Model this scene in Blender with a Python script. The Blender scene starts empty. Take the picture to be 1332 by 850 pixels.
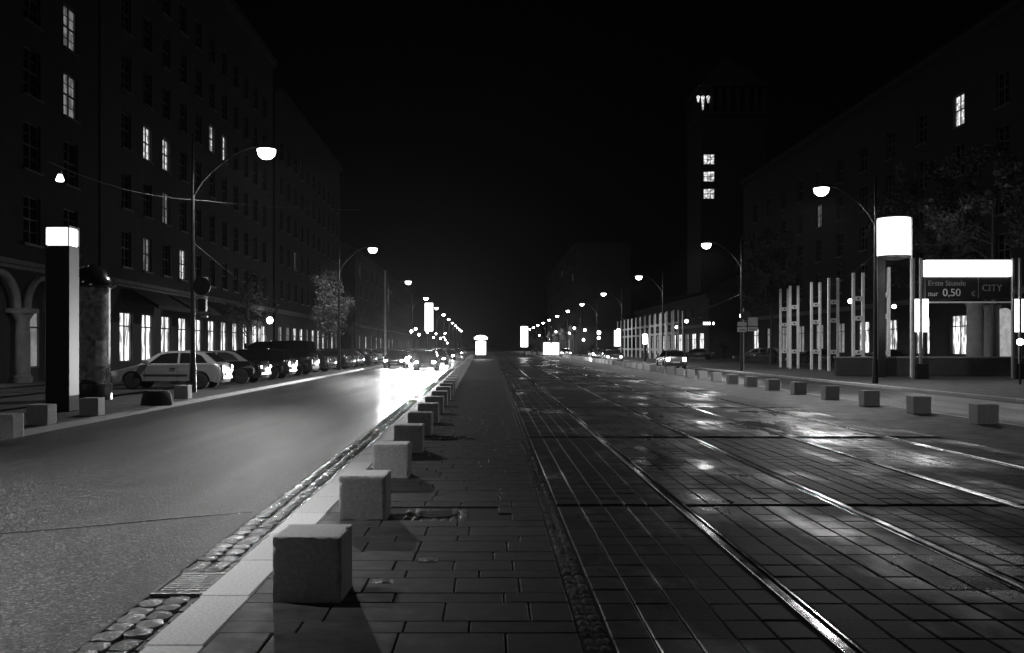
import bpy, bmesh, math, random
from mathutils import Vector, Matrix
R = math.radians
random.seed(7)
C = bpy.context.scene.collection
sc = bpy.context.scene

# ------------------------------------------------------------------ camera, sky, added fill sun, exposure
F = 1250.0; VX = 640.0; HY = 452.0; CH = 1.55
cam_d = bpy.data.cameras.new('camera'); cam = bpy.data.objects.new('camera', cam_d); C.objects.link(cam)
cam.location = (0, 0, CH); cam.rotation_euler = (R(90), 0, 0)
cam_d.sensor_width = 36; cam_d.lens = F/1332*36
cam_d.shift_x = (666-VX)/1332; cam_d.shift_y = (HY-425)/1332
cam_d.clip_start = 0.1; cam_d.clip_end = 5000
sc.camera = cam
w = bpy.data.worlds.new('World'); sc.world = w; w.use_nodes = True
wn = w.node_tree; bg = wn.nodes['Background']
sky = wn.nodes.new('ShaderNodeTexSky'); sky.sky_type = 'NISHITA'; sky.sun_disc = False
sky.sun_elevation = R(35); sky.sun_rotation = R(208)
bw = wn.nodes.new('ShaderNodeRGBToBW')
wn.links.new(sky.outputs[0], bw.inputs[0]); wn.links.new(bw.outputs[0], bg.inputs[0]); bg.inputs[1].default_value = 0.00012
sl = bpy.data.lights.new('fill_sun', 'SUN'); sl.energy = 0.06; sl.angle = R(0.5)  # added weak sun from behind the camera, lifts the block fronts
so = bpy.data.objects.new('fill_sun', sl); C.objects.link(so); so.rotation_euler = (R(55), 0, R(-28))
sc.view_settings.view_transform = 'Standard'; sc.view_settings.look = 'None'
sc.view_settings.exposure = 0.0; sc.view_settings.gamma = 1.0
sc.view_settings.use_curve_mapping = False

LAMP_L = 2700.0     # watts of a street lamp, left row
LAMP_R = 3600.0
HEAD = 9000.0

# ------------------------------------------------------------------ helpers
def at(px, py, Y):                       # point seen at a pixel at distance Y
    return Vector(((px-VX)*Y/F, Y, CH+(HY-py)*Y/F))

def tag(o, label=None, cat=None, group=None, kind=None):
    if label: o['label'] = label
    if cat: o['category'] = cat
    if group: o['group'] = group
    if kind: o['kind'] = kind
    return o

def empty(name, loc, label, cat, group=None, rz=0):
    o = bpy.data.objects.new(name, None); o.empty_display_size = .3; C.objects.link(o)
    o.location = loc; o.rotation_euler = (0, 0, rz)
    return tag(o, label, cat, group)

class MB:
    def __init__(s): s.bm = bmesh.new()
    def box(s, x0, x1, y0, y1, z0, z1, bev=0, seg=1):
        b = bmesh.new()
        vs = [b.verts.new((x, y, z)) for x in (x0, x1) for y in (y0, y1) for z in (z0, z1)]
        for f in ((0,1,3,2),(4,6,7,5),(0,4,5,1),(2,3,7,6),(0,2,6,4),(1,5,7,3)): b.faces.new([vs[i] for i in f])
        if bev: bmesh.ops.bevel(b, geom=b.edges[:], offset=bev, segments=seg, profile=.5, affect='EDGES')
        s.merge(b); return s
    def merge(s, b, mat=None):
        vm = {}
        for v in b.verts: vm[v] = s.bm.verts.new(mat @ v.co if mat else v.co)
        for f in b.faces:
            try: s.bm.faces.new([vm[v] for v in f.verts])
            except ValueError: pass
        b.free()
    def quad(s, *p):
        s.bm.faces.new([s.bm.verts.new(q) for q in p]); return s
    def tube(s, pts, rs, n=10, cap=True):
        pts = [Vector(p) for p in pts]
        if not isinstance(rs, (list, tuple)): rs = [rs]*len(pts)
        rings = []; prev = None
        for i, p in enumerate(pts):
            t = (pts[min(i+1, len(pts)-1)]-pts[max(i-1, 0)]).normalized()
            if prev is None:
                a = Vector((1,0,0)) if abs(t.x) < .9 else Vector((0,1,0))
                u = t.cross(a).normalized()
            else: u = (prev-t*prev.dot(t)).normalized()
            prev = u; v = t.cross(u)
            rings.append([s.bm.verts.new(p+(u*math.cos(k*2*math.pi/n)+v*math.sin(k*2*math.pi/n))*rs[i]) for k in range(n)])
        for a, b in zip(rings, rings[1:]):
            for k in range(n): s.bm.faces.new((a[k], a[(k+1)%n], b[(k+1)%n], b[k]))
        if cap: s.bm.faces.new(rings[0][::-1]); s.bm.faces.new(rings[-1])
        return s
    def lathe(s, prof, c=(0,0,0), n=24):
        rings = []
        for r, z in prof:
            rings.append([s.bm.verts.new((c[0]+r*math.cos(k*2*math.pi/n), c[1]+r*math.sin(k*2*math.pi/n), c[2]+z)) for k in range(n)])
        for a, b in zip(rings, rings[1:]):
            for k in range(n): s.bm.faces.new((a[k], a[(k+1)%n], b[(k+1)%n], b[k]))
        s.bm.faces.new(rings[0][::-1]); s.bm.faces.new(rings[-1]); return s
    def build(s, name, m, parent=None, smooth=None):
        bmesh.ops.recalc_face_normals(s.bm, faces=s.bm.faces[:])
        me = bpy.data.meshes.new(name); s.bm.to_mesh(me); s.bm.free()
        me.materials.append(m)
        if smooth:
            me.polygons.foreach_set('use_smooth', [True]*len(me.polygons)); me.set_sharp_from_angle(angle=R(smooth))
        o = bpy.data.objects.new(name, me); C.objects.link(o)
        if parent: o.parent = parent
        return o

def raw(name, verts, faces, m, parent=None):
    me = bpy.data.meshes.new(name); me.from_pydata(verts, [], faces); me.update(); me.materials.append(m)
    o = bpy.data.objects.new(name, me); C.objects.link(o)
    if parent: o.parent = parent
    return o

def copy_tree(o, parent=None):
    c = o.copy(); C.objects.link(c)
    if parent: c.parent = parent
    for ch in list(o.children): copy_tree(ch, c)
    return c

ONES = ['', 'first', 'second', 'third', 'fourth', 'fifth', 'sixth', 'seventh', 'eighth', 'ninth', 'tenth', 'eleventh', 'twelfth',
        'thirteenth', 'fourteenth', 'fifteenth', 'sixteenth', 'seventeenth', 'eighteenth', 'nineteenth']
def ordn(n):
    if n < 20: return ONES[n]
    t = {2: 'twent', 3: 'thirt', 4: 'fort', 5: 'fift'}[n//10]
    return t+'ieth' if n % 10 == 0 else t+'y-'+ONES[n % 10]

# ------------------------------------------------------------------ materials (all neutral: the place is seen in black and white)
def mat(name, base, rough=.6, metal=0, var=0, vscale=6, bump=0, bscale=60, rvar=0, island=0, spec=.5, coat=0, bdist=.01, stretch=None):
    m = bpy.data.materials.new(name); m.use_nodes = True
    n = m.node_tree.nodes; l = m.node_tree.links; b = n['Principled BSDF']
    b.inputs['Base Color'].default_value = (base, base, base, 1); b.inputs['Roughness'].default_value = rough
    b.inputs['Metallic'].default_value = metal; b.inputs['Specular IOR Level'].default_value = spec
    b.inputs['Coat Weight'].default_value = coat; b.inputs['Coat Roughness'].default_value = .05
    tc = n.new('ShaderNodeTexCoord'); src = tc.outputs['Object']
    if stretch:
        mp = n.new('ShaderNodeMapping'); mp.inputs['Scale'].default_value = stretch; l.new(src, mp.inputs[0]); src = mp.outputs[0]
    col = None
    if var or rvar:
        nz = n.new('ShaderNodeTexNoise'); nz.inputs['Scale'].default_value = vscale; nz.inputs['Detail'].default_value = 6
        nz.inputs['Roughness'].default_value = .65; l.new(src, nz.inputs['Vector'])
        if var:
            mr = n.new('ShaderNodeMapRange'); mr.inputs[1].default_value = .3; mr.inputs[2].default_value = .7
            mr.inputs[3].default_value = base*(1-var); mr.inputs[4].default_value = base*(1+var)
            l.new(nz.outputs[0], mr.inputs[0]); col = mr.outputs[0]
        if rvar:
            mr2 = n.new('ShaderNodeMapRange'); mr2.inputs[1].default_value = .35; mr2.inputs[2].default_value = .65
            mr2.inputs[3].default_value = max(.03, rough-rvar); mr2.inputs[4].default_value = min(1, rough+rvar)
            l.new(nz.outputs[0], mr2.inputs[0]); l.new(mr2.outputs[0], b.inputs['Roughness'])
    if island:
        g = n.new('ShaderNodeNewGeometry'); mi = n.new('ShaderNodeMapRange')
        mi.inputs[3].default_value = 1-island; mi.inputs[4].default_value = 1+island; l.new(g.outputs['Random Per Island'], mi.inputs[0])
        mu = n.new('ShaderNodeMath'); mu.operation = 'MULTIPLY'
        if col: l.new(col, mu.inputs[0])
        else: mu.inputs[0].default_value = base
        l.new(mi.outputs[0], mu.inputs[1]); col = mu.outputs[0]
    if col: l.new(col, b.inputs['Base Color'])
    if bump:
        nb = n.new('ShaderNodeTexNoise'); nb.inputs['Scale'].default_value = bscale; nb.inputs['Detail'].default_value = 4
        l.new(src, nb.inputs['Vector'])
        bp = n.new('ShaderNodeBump'); bp.inputs['Strength'].default_value = bump; bp.inputs['Distance'].default_value = bdist
        l.new(nb.outputs[0], bp.inputs['Height']); l.new(bp.outputs[0], b.inputs['Normal'])
    return m

def glow(name, strength, var=0, vs=(1, 1, 1), vscale=3):
    m = bpy.data.materials.new(name); m.use_nodes = True
    n = m.node_tree.nodes; l = m.node_tree.links; b = n['Principled BSDF']
    b.inputs['Base Color'].default_value = (.6, .6, .6, 1); b.inputs['Emission Color'].default_value = (1, 1, 1, 1)
    b.inputs['Emission Strength'].default_value = strength
    if var:
        tc = n.new('ShaderNodeTexCoord'); mp = n.new('ShaderNodeMapping'); mp.inputs['Scale'].default_value = vs
        nz = n.new('ShaderNodeTexNoise'); nz.inputs['Scale'].default_value = vscale; nz.inputs['Detail'].default_value = 5
        mr = n.new('ShaderNodeMapRange'); mr.inputs[1].default_value = .42; mr.inputs[2].default_value = .58
        mr.inputs[3].default_value = strength*(1-var); mr.inputs[4].default_value = strength*1.2
        l.new(tc.outputs['Object'], mp.inputs[0]); l.new(mp.outputs[0], nz.inputs['Vector'])
        l.new(nz.outputs[0], mr.inputs[0]); l.new(mr.outputs[0], b.inputs['Emission Strength'])
    return m

M = {}
M['granite'] = mat('granite', .42, .75, var=.25, vscale=40, bump=.5, bscale=120, bdist=.004)
M['kerbstone'] = mat('kerbstone', .38, .7, var=.3, vscale=50, bump=.5, bscale=150, island=.12, bdist=.004)
M['slab'] = mat('paving_slab', .018, .62, var=.35, vscale=5, bump=.4, bscale=90, rvar=.12, island=.3, bdist=.004)
M['joint'] = mat('joint_sand', .02, .95, var=.4, vscale=40, bump=.5)
M['cobble'] = mat('cobble', .11, .2, var=.4, vscale=30, bump=.7, bscale=45, island=.3, bdist=.012)
M['wire'] = mat('wire', .10, .8)
M['steel_rail'] = mat('steel_rail', .55, .16, 1, var=.15, vscale=3, rvar=.08)
M['groove'] = mat('rail_groove', .01, .8)
M['dark_metal'] = mat('dark_metal', .03, .4, .6, var=.3, bump=.1)
M['grey_metal'] = mat('grey_metal', .3, .4, .7, var=.2, bump=.1)
M['light_metal'] = mat('light_metal', .75, .45, .1, var=.15)
M['iron'] = mat('cast_iron', .12, .3, .8, var=.3, vscale=20, bump=.5, bscale=80)
M['plaster'] = mat('dark_plaster', .025, .85, var=.25, vscale=1.2, bump=.3, bscale=30)
M['plaster_b'] = mat('grey_plaster', .04, .85, var=.25, vscale=1.0, bump=.3, bscale=30)
M['stone'] = mat('facade_stone', .16, .8, var=.25, vscale=2, bump=.4, bscale=25)
M['roof'] = mat('roof_tile', .03, .7, var=.3)
M['frame'] = mat('window_frame', .10, .5)
M['dark_glass'] = mat('dark_glass', .012, .06, spec=.6)
M['awning'] = mat('awning_cloth', .025, .9, var=.3)
M['bark'] = mat('bark', .06, .9, var=.4, vscale=20, bump=.6)
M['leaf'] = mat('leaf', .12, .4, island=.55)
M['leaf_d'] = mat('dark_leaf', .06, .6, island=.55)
M['tyre'] = mat('tyre', .012, .8)
M['rim'] = mat('rim', .45, .25, .9)
M['p_silver'] = mat('silver_paint', .38, .28, .55, coat=.6)
M['p_black'] = mat('black_paint', .008, .18, 0, coat=1)
M['p_dark'] = mat('dark_paint', .03, .2, .2, coat=1)
M['p_grey'] = mat('grey_paint', .14, .25, .4, coat=1)
M['p_white'] = mat('white_paint', .6, .35, 0, coat=.8)
M['trim'] = mat('black_trim', .015, .5)
M['poster'] = None
M['g_lamp'] = glow('lamp_glass', 14)
M['g_far'] = glow('far_lamp_glass', 30)
M['g_panel'] = glow('lit_panel', 5)
M['g_drum'] = glow('lit_drum', 2.2)
M['g_window'] = glow('lit_window', 1.0, .75, (1, 3, 1.5), 2.0)
M['g_dim'] = glow('dim_window', .16, .6, (1, 2, 1.5), 2.0)
M['g_shop'] = glow('shop_window', 1.6, .85, (1, 3.5, 1), 1.3)
M['g_head'] = glow('headlamp_lit', 150)
M['g_tail'] = glow('tail_lamp_lit', 12)
M['lens'] = mat('lamp_lens', .5, .1)
M['skin'] = mat('skin', .3, .55)
M['coat'] = mat('coat_cloth', .02, .9, var=.3, vscale=20)
M['text'] = mat('pale_letters', .55, .5)
M['text2'] = mat('grey_letters', .25, .5)

def asphalt():
    m = mat('asphalt', .05, .4, spec=.3); n = m.node_tree.nodes; l = m.node_tree.links; b = n['Principled BSDF']
    tc = n.new('ShaderNodeTexCoord')
    a = n.new('ShaderNodeTexVoronoi'); a.inputs['Scale'].default_value = 60; l.new(tc.outputs['Object'], a.inputs['Vector'])
    c = n.new('ShaderNodeTexNoise'); c.inputs['Scale'].default_value = .45; c.inputs['Detail'].default_value = 6; l.new(tc.outputs['Object'], c.inputs['Vector'])
    mp = n.new('ShaderNodeMapping'); mp.inputs['Scale'].default_value = (.9, .08, 1); l.new(tc.outputs['Object'], mp.inputs[0])
    t = n.new('ShaderNodeTexNoise'); t.inputs['Scale'].default_value = 1.4; t.inputs['Detail'].default_value = 3; l.new(mp.outputs[0], t.inputs['Vector'])
    pw = n.new('ShaderNodeMath'); pw.operation = 'POWER'; pw.inputs[1].default_value = 5; l.new(a.outputs['Color'], pw.inputs[0])
    mr = n.new('ShaderNodeMapRange'); mr.inputs[3].default_value = .004; mr.inputs[4].default_value = .2; l.new(pw.outputs[0], mr.inputs[0])
    m2 = n.new('ShaderNodeMapRange'); m2.inputs[1].default_value = .3; m2.inputs[2].default_value = .7; m2.inputs[3].default_value = .75; m2.inputs[4].default_value = 1.25; l.new(c.outputs[0], m2.inputs[0])
    mu = n.new('ShaderNodeMath'); mu.operation = 'MULTIPLY'; l.new(mr.outputs[0], mu.inputs[0]); l.new(m2.outputs[0], mu.inputs[1])
    l.new(mu.outputs[0], b.inputs['Base Color'])
    m3 = n.new('ShaderNodeMapRange'); m3.inputs[1].default_value = .35; m3.inputs[2].default_value = .65; m3.inputs[3].default_value = .30; m3.inputs[4].default_value = .42; l.new(t.outputs[0], m3.inputs[0])
    l.new(m3.outputs[0], b.inputs['Roughness'])
    bp = n.new('ShaderNodeBump'); bp.inputs['Strength'].default_value = .8; bp.inputs['Distance'].default_value = .006
    gr = n.new('ShaderNodeTexNoise'); gr.inputs['Scale'].default_value = 26; gr.inputs['Detail'].default_value = 9; gr.inputs['Roughness'].default_value = .8; l.new(tc.outputs['Object'], gr.inputs['Vector'])
    sm = n.new('ShaderNodeMath'); sm.operation = 'MULTIPLY_ADD'; sm.inputs[1].default_value = 1.6; l.new(gr.outputs[0], sm.inputs[0]); l.new(a.outputs['Distance'], sm.inputs[2])
    l.new(sm.outputs[0], bp.inputs['Height']); l.new(bp.outputs[0], b.inputs['Normal'])
    return m
M['asphalt'] = asphalt()

def tile_mat(name, brick=False):        # rain-wet block paving of the tram tracks: drying patches and standing film of water
    m = mat(name, .07, .4); n = m.node_tree.nodes; l = m.node_tree.links; b = n['Principled BSDF']
    tc = n.new('ShaderNodeTexCoord')
    mp = n.new('ShaderNodeMapping'); mp.inputs['Scale'].default_value = (.55, .22, 1); l.new(tc.outputs['Object'], mp.inputs[0])
    a = n.new('ShaderNodeTexNoise'); a.inputs['Scale'].default_value = 1.1; a.inputs['Detail'].default_value = 7; a.inputs['Roughness'].default_value = .6; l.new(mp.outputs[0], a.inputs['Vector'])
    wet = n.new('ShaderNodeMapRange'); wet.inputs[1].default_value = .47; wet.inputs[2].default_value = .62; l.new(a.outputs[0], wet.inputs[0])
    f = n.new('ShaderNodeTexNoise'); f.inputs['Scale'].default_value = 45; f.inputs['Detail'].default_value = 5; l.new(tc.outputs['Object'], f.inputs['Vector'])
    g = n.new('ShaderNodeNewGeometry')
    c = n.new('ShaderNodeMapRange'); c.inputs[1].default_value = .3; c.inputs[2].default_value = .7; c.inputs[3].default_value = .016; c.inputs[4].default_value = .045; l.new(f.outputs[0], c.inputs[0])
    ci = n.new('ShaderNodeMapRange'); ci.inputs[3].default_value = .7; ci.inputs[4].default_value = 1.3; l.new(g.outputs['Random Per Island'], ci.inputs[0])
    mu = n.new('ShaderNodeMath'); mu.operation = 'MULTIPLY'; l.new(c.outputs[0], mu.inputs[0]); l.new(ci.outputs[0], mu.inputs[1])
    l.new(mu.outputs[0], b.inputs['Base Color'])
    r = n.new('ShaderNodeMapRange'); r.inputs[3].default_value = .52; r.inputs[4].default_value = .12; l.new(wet.outputs[0], r.inputs[0])
    r2 = n.new('ShaderNodeMath'); r2.operation = 'MULTIPLY_ADD'; r2.inputs[1].default_value = .12; l.new(f.outputs[0], r2.inputs[0]); l.new(r.outputs[0], r2.inputs[2])
    l.new(r2.outputs[0], b.inputs['Roughness'])
    sp = n.new('ShaderNodeMapRange'); sp.inputs[3].default_value = .12; sp.inputs[4].default_value = .7; l.new(wet.outputs[0], sp.inputs[0]); l.new(sp.outputs[0], b.inputs['Specular IOR Level'])
    bs = n.new('ShaderNodeMapRange'); bs.inputs[3].default_value = .5; bs.inputs[4].default_value = .12; l.new(wet.outputs[0], bs.inputs[0])
    bp = n.new('ShaderNodeBump'); bp.inputs['Distance'].default_value = .006; l.new(bs.outputs[0], bp.inputs['Strength']); l.new(f.outputs[0], bp.inputs['Height'])
    l.new(bp.outputs[0], b.inputs['Normal'])
    return m
M['tile'] = tile_mat('wet_track_paving')

def poster_mat():
    m = mat('poster_paper', .3, .6); n = m.node_tree.nodes; l = m.node_tree.links; b = n['Principled BSDF']
    tc = n.new('ShaderNodeTexCoord'); v = n.new('ShaderNodeTexVoronoi'); v.distance = 'CHEBYCHEV'; v.inputs['Scale'].default_value = 1.3
    l.new(tc.outputs['Object'], v.inputs['Vector'])
    nz = n.new('ShaderNodeTexNoise'); nz.inputs['Scale'].default_value = 6; l.new(tc.outputs['Object'], nz.inputs['Vector'])
    bwn = n.new('ShaderNodeRGBToBW'); l.new(v.outputs['Color'], bwn.inputs[0])
    mu = n.new('ShaderNodeMath'); mu.operation = 'MULTIPLY'; l.new(bwn.outputs[0], mu.inputs[0]); l.new(nz.outputs[0], mu.inputs[1])
    mr = n.new('ShaderNodeMapRange'); mr.inputs[1].default_value = .1; mr.inputs[2].default_value = .4; mr.inputs[3].default_value = .03; mr.inputs[4].default_value = .4
    l.new(mu.outputs[0], mr.inputs[0]); l.new(mr.outputs[0], b.inputs['Base Color'])
    return m
M['poster'] = poster_mat()

# ------------------------------------------------------------------ ground, roads, pavements
SL = -.0135                                        # the left road runs off slightly to the left
def strip(name, x0, x1, z, m, y0=-40, y1=420, s0=0., s1=0., step=10):
    mb = MB(); y = y0
    cols = max(1, int(abs(x1-x0)//3))
    while y < y1:
        for c in range(cols):
            a = x0+(x1-x0)*c/cols; b = x0+(x1-x0)*(c+1)/cols
            yy = min(y+step, y1)
            mb.quad((a+s0*y, y, z), (b+s1*y, y, z), (b+s1*yy, yy, z), (a+s0*yy, yy, z))
        y += step
    bmesh.ops.remove_doubles(mb.bm, verts=mb.bm.verts[:], dist=.001)
    o = mb.build(name, m); o['kind'] = 'structure'; return o
M['ground'] = mat('ground_asphalt', .035, .8, var=.3, vscale=1)
M['pave_far'] = mat('pavement_stone', .035, .7, var=.3, vscale=2, bump=.5, bscale=12, rvar=.15)
strip('ground', -1500, 1500, -.14, M['ground'], -100, 3000, step=400)
strip('road', -8.7, -2.22, -.12, M['asphalt'], s0=SL, s1=SL)
strip('road', 10.35, 15.8, -.12, M['asphalt'], s0=.01)
strip('pavement', -40, -8.72, 0, M['pave_far'], s1=SL)
strip('pavement', 15.95, 60, 0, M['pave_far'])
strip('median_strip', 7.75, 10.2, 0, M['pave_far'], s1=.01)
strip('gutter_bed', -2.22, -1.75, -.135, M['joint'], s0=SL, s1=SL)

M['dark_kerb'] = mat('dark_kerb', .07, .7, var=.3, vscale=50, bump=.5, bscale=150, island=.12, bdist=.004)
mb = MB(); M['tar'] = mat('tar_seam', .02, .12, bump=.4)
pts = [(-8.0, 6.9), (-6.2, 7.7), (-4.9, 8.35), (-3.84, 8.88), (-3.1, 9.35), (-2.42, 9.72)]
for (a, b), (c, d) in zip(pts, pts[1:]): mb.quad((a, b-.018, -.116), (c, d-.018, -.116), (c, d+.018, -.116), (a, b+.018, -.116))
o = mb.build('road_seam', M['tar']); o['kind'] = 'structure'
def kerb(x0, x1, s, y1=200, km='kerbstone'):
    mb = MB(); y = 2.0
    while y < y1:
        mb.box(x0+s*y, x1+s*y, y+.004, y+.996, -.13, 0, .012); y += 1.0
    o = mb.build('kerb', M[km]); o['kind'] = 'structure'
kerb(-1.75, -1.43, SL); kerb(-8.72, -8.55, SL, 120, 'dark_kerb'); kerb(10.2, 10.36, .01, 140); kerb(15.8, 15.95, 0, 140)

# cobble gutter: three courses of rough setts
def rough_stone(mb, x0, x1, y0, y1, z0, z1, jit):
    g = 3
    vs = [[None]*(g+1) for _ in range(g+1)]
    for i in range(g+1):
        for j in range(g+1):
            e = (i in (0, g)) or (j in (0, g)); u = i/g; v = j/g
            cx = (x0+x1)/2; cy = (y0+y1)/2
            x = x0+(x1-x0)*u; y = y0+(y1-y0)*v
            if i in (0, g) and j in (0, g): x = cx+(x-cx)*.82; y = cy+(y-cy)*.86
            z = z1-(.016 if e else 0)+random.uniform(-jit, jit)
            vs[i][j] = mb.bm.verts.new((x+random.uniform(-jit, jit), y+random.uniform(-jit, jit), z))
    for i in range(g):
        for j in range(g): mb.bm.faces.new((vs[i][j], vs[i+1][j], vs[i+1][j+1], vs[i][j+1]))
    per = [vs[i][0] for i in range(g+1)]+[vs[g][j] for j in range(1, g+1)]+[vs[i][g] for i in range(g-1, -1, -1)]+[vs[0][j] for j in range(g-1, 0, -1)]
    low = [mb.bm.verts.new((p.co.x, p.co.y, z0)) for p in per]
    for k in range(len(per)): mb.bm.faces.new((per[k], low[k], low[(k+1) % len(per)], per[(k+1) % len(per)]))
DRAINS = [6.75, 30.6, 47.0, 70.0]
mb = MB()
for c in range(3):
    y = 2.5+random.uniform(0, .1)
    while y < 75:
        ln = random.uniform(.15, .23)
        if not any(abs(y+ln/2-d) < .36 for d in DRAINS):
            x0 = -2.215+.155*c+SL*y
            rough_stone(mb, x0+.006, x0+.149, y+.006, y+ln-.006, -.14, -.098+random.uniform(-.006, .006), .006)
        y += ln
o = mb.build('cobble_gutter', M['cobble'], smooth=50); o['kind'] = 'structure'
for i, d in enumerate(DRAINS):
    t = empty('drain_grate', (-1.985+SL*d, d, -.12), ordn(i+1)+' iron drain grate along the cobbled gutter, counted from the front', 'drain', 'drain grates in the gutter')
    f = MB()
    for (a, b, c_, e) in ((-.225, -.19, -.3, .3), (.19, .225, -.3, .3), (-.19, .19, -.3, -.26), (-.19, .19, .26, .3)): f.box(a, b, c_, e, -.01, .02, .004)
    f.build('frame', M['iron'], t)
    g = MB()
    for k in range(9): g.box(-.188, .188, -.24+k*.058-.012, -.24+k*.058+.012, -.012, .017, .004)
    g.box(-.012, .012, -.258, .258, -.014, .012)
    g.build('grating', M['iron'], t)

# the paved walkway between road and tracks: courses of slabs laid one by one
strip('walkway_bed', -1.43, .62, -.018, M['joint'], s0=SL, s1=0)
mb = MB(); y = 2.6
HOLES = [(-.52, 8.95, .31), (-.72, 16.4, .3)]
while y < 46:
    d = random.choice([.22, .30, .36, .40]) if y > 5 else random.choice([.34, .40])
    x = -1.425+SL*y; end = .47
    x += 0
    first = True
    while x < end-.05:
        ln = random.choice([.36, .42, .5, .58, .68])*(random.uniform(.55, 1) if first else 1); first = False
        x1 = min(x+ln, end)
        if end-x1 < .12: x1 = end
        hit = any(abs((x+x1)/2-hx) < hr+(x1-x)/2-.02 and abs(y+d/2-hy) < hr+d/2-.02 for hx, hy, hr in HOLES)
        if not hit:
            z = random.uniform(-.002, .002)
            b = bmesh.new()
            g = .006
            vs = [b.verts.new(p) for p in ((x+g, y+g, -.02), (x1-g, y+g, -.02), (x1-g, y+d-g, -.02), (x+g, y+d-g, -.02),
                                           (x+g, y+g, z-.005), (x1-g, y+g, z-.005), (x1-g, y+d-g, z-.005), (x+g, y+d-g, z-.005),
                                           (x+g+.006, y+g+.006, z+random.uniform(-.001, .001)), (x1-g-.006, y+g+.006, z+random.uniform(-.001, .001)), (x1-g-.006, y+d-g-.006, z+random.uniform(-.001, .001)), (x+g+.006, y+d-g-.006, z+random.uniform(-.001, .001)))]
            for q in ((0,1,5,4),(1,2,6,5),(2,3,7,6),(3,0,4,7),(4,5,9,8),(5,6,10,9),(6,7,11,10),(7,4,8,11),(8,9,10,11)): b.faces.new([vs[i] for i in q])
            mb.merge(b)
        x = x1
    y += d
o = mb.build('walkway', M['slab']); o['kind'] = 'structure'
def far_paving(name, base, sx, sy, rough):
    m = mat(name, base, rough); n = m.node_tree.nodes; l = m.node_tree.links; b = n['Principled BSDF']
    tc = n.new('ShaderNodeTexCoord'); br = n.new('ShaderNodeTexBrick'); br.inputs['Scale'].default_value = 1
    br.inputs['Brick Width'].default_value = sx; br.inputs['Row Height'].default_value = sy; br.inputs['Mortar Size'].default_value = .012
    br.inputs['Color1'].default_value = (base*.75,)*3+(1,); br.inputs['Color2'].default_value = (base*1.25,)*3+(1,); br.inputs['Mortar'].default_value = (.015,)*3+(1,)
    l.new(tc.outputs['Object'], br.inputs['Vector']); l.new(br.outputs['Color'], b.inputs['Base Color'])
    bp = n.new('ShaderNodeBump'); bp.inputs['Strength'].default_value = .5; bp.inputs['Distance'].default_value = .01; bp.invert = True
    l.new(br.outputs['Fac'], bp.inputs['Height']); l.new(bp.outputs[0], b.inputs['Normal'])
    return m
M['walk_far'] = far_paving('far_slabs', .018, .42, .26, .6)
strip('walkway', -1.43, .47, -.002, M['walk_far'], 46.02, 420, s0=SL)
for i, (hx, hy, hr) in enumerate(HOLES):
    t = empty('manhole_cover', (hx, hy, 0), ('wet cobbled manhole cover set in the walkway beside the second block' if i == 0 else 'farther wet manhole cover in the dark walkway slabs'), 'manhole cover')
    mb = MB()
    for a in range(7):
        for b in range(7):
            x = -hr+.01+a*(2*hr-.02)/7; yv = -hr+.01+b*(2*hr-.02)/7; s_ = (2*hr-.02)/7
            if math.hypot(x+s_/2, yv+s_/2) > .23: rough_stone(mb, x+.004, x+s_-.004, yv+.004, yv+s_-.004, -.02, .002, .003)
    mb.build('sett_surround', M['cobble'], t, smooth=50)
    mb = MB(); mb.lathe([(.19, -.015), (.19, .0), (.18, .003), (.01, .003)])
    for k in range(5): mb.box(-.15, .15, -.13+k*.06, -.105+k*.06, .003, .009, .003)
    mb.build('lid', M['iron'], t)
for i, (px, py, lb) in enumerate([(557, 729, 'small wet metal valve cap flush with walkway slabs'), (498, 757, 'small metal cap in the walkway beside the front block')]):
    Y = F*CH/(py-HY); mb = MB(); mb.box(-.07, .07, -.06, .06, -.01, .004, .003); mb.lathe([(.05, .004), (.045, .009), (.01, .010)], n=16)
    o = mb.build('valve_cap', M['iron']); o.location = ((px-VX)*Y/F, Y, 0); tag(o, lb, 'valve cap')

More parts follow.
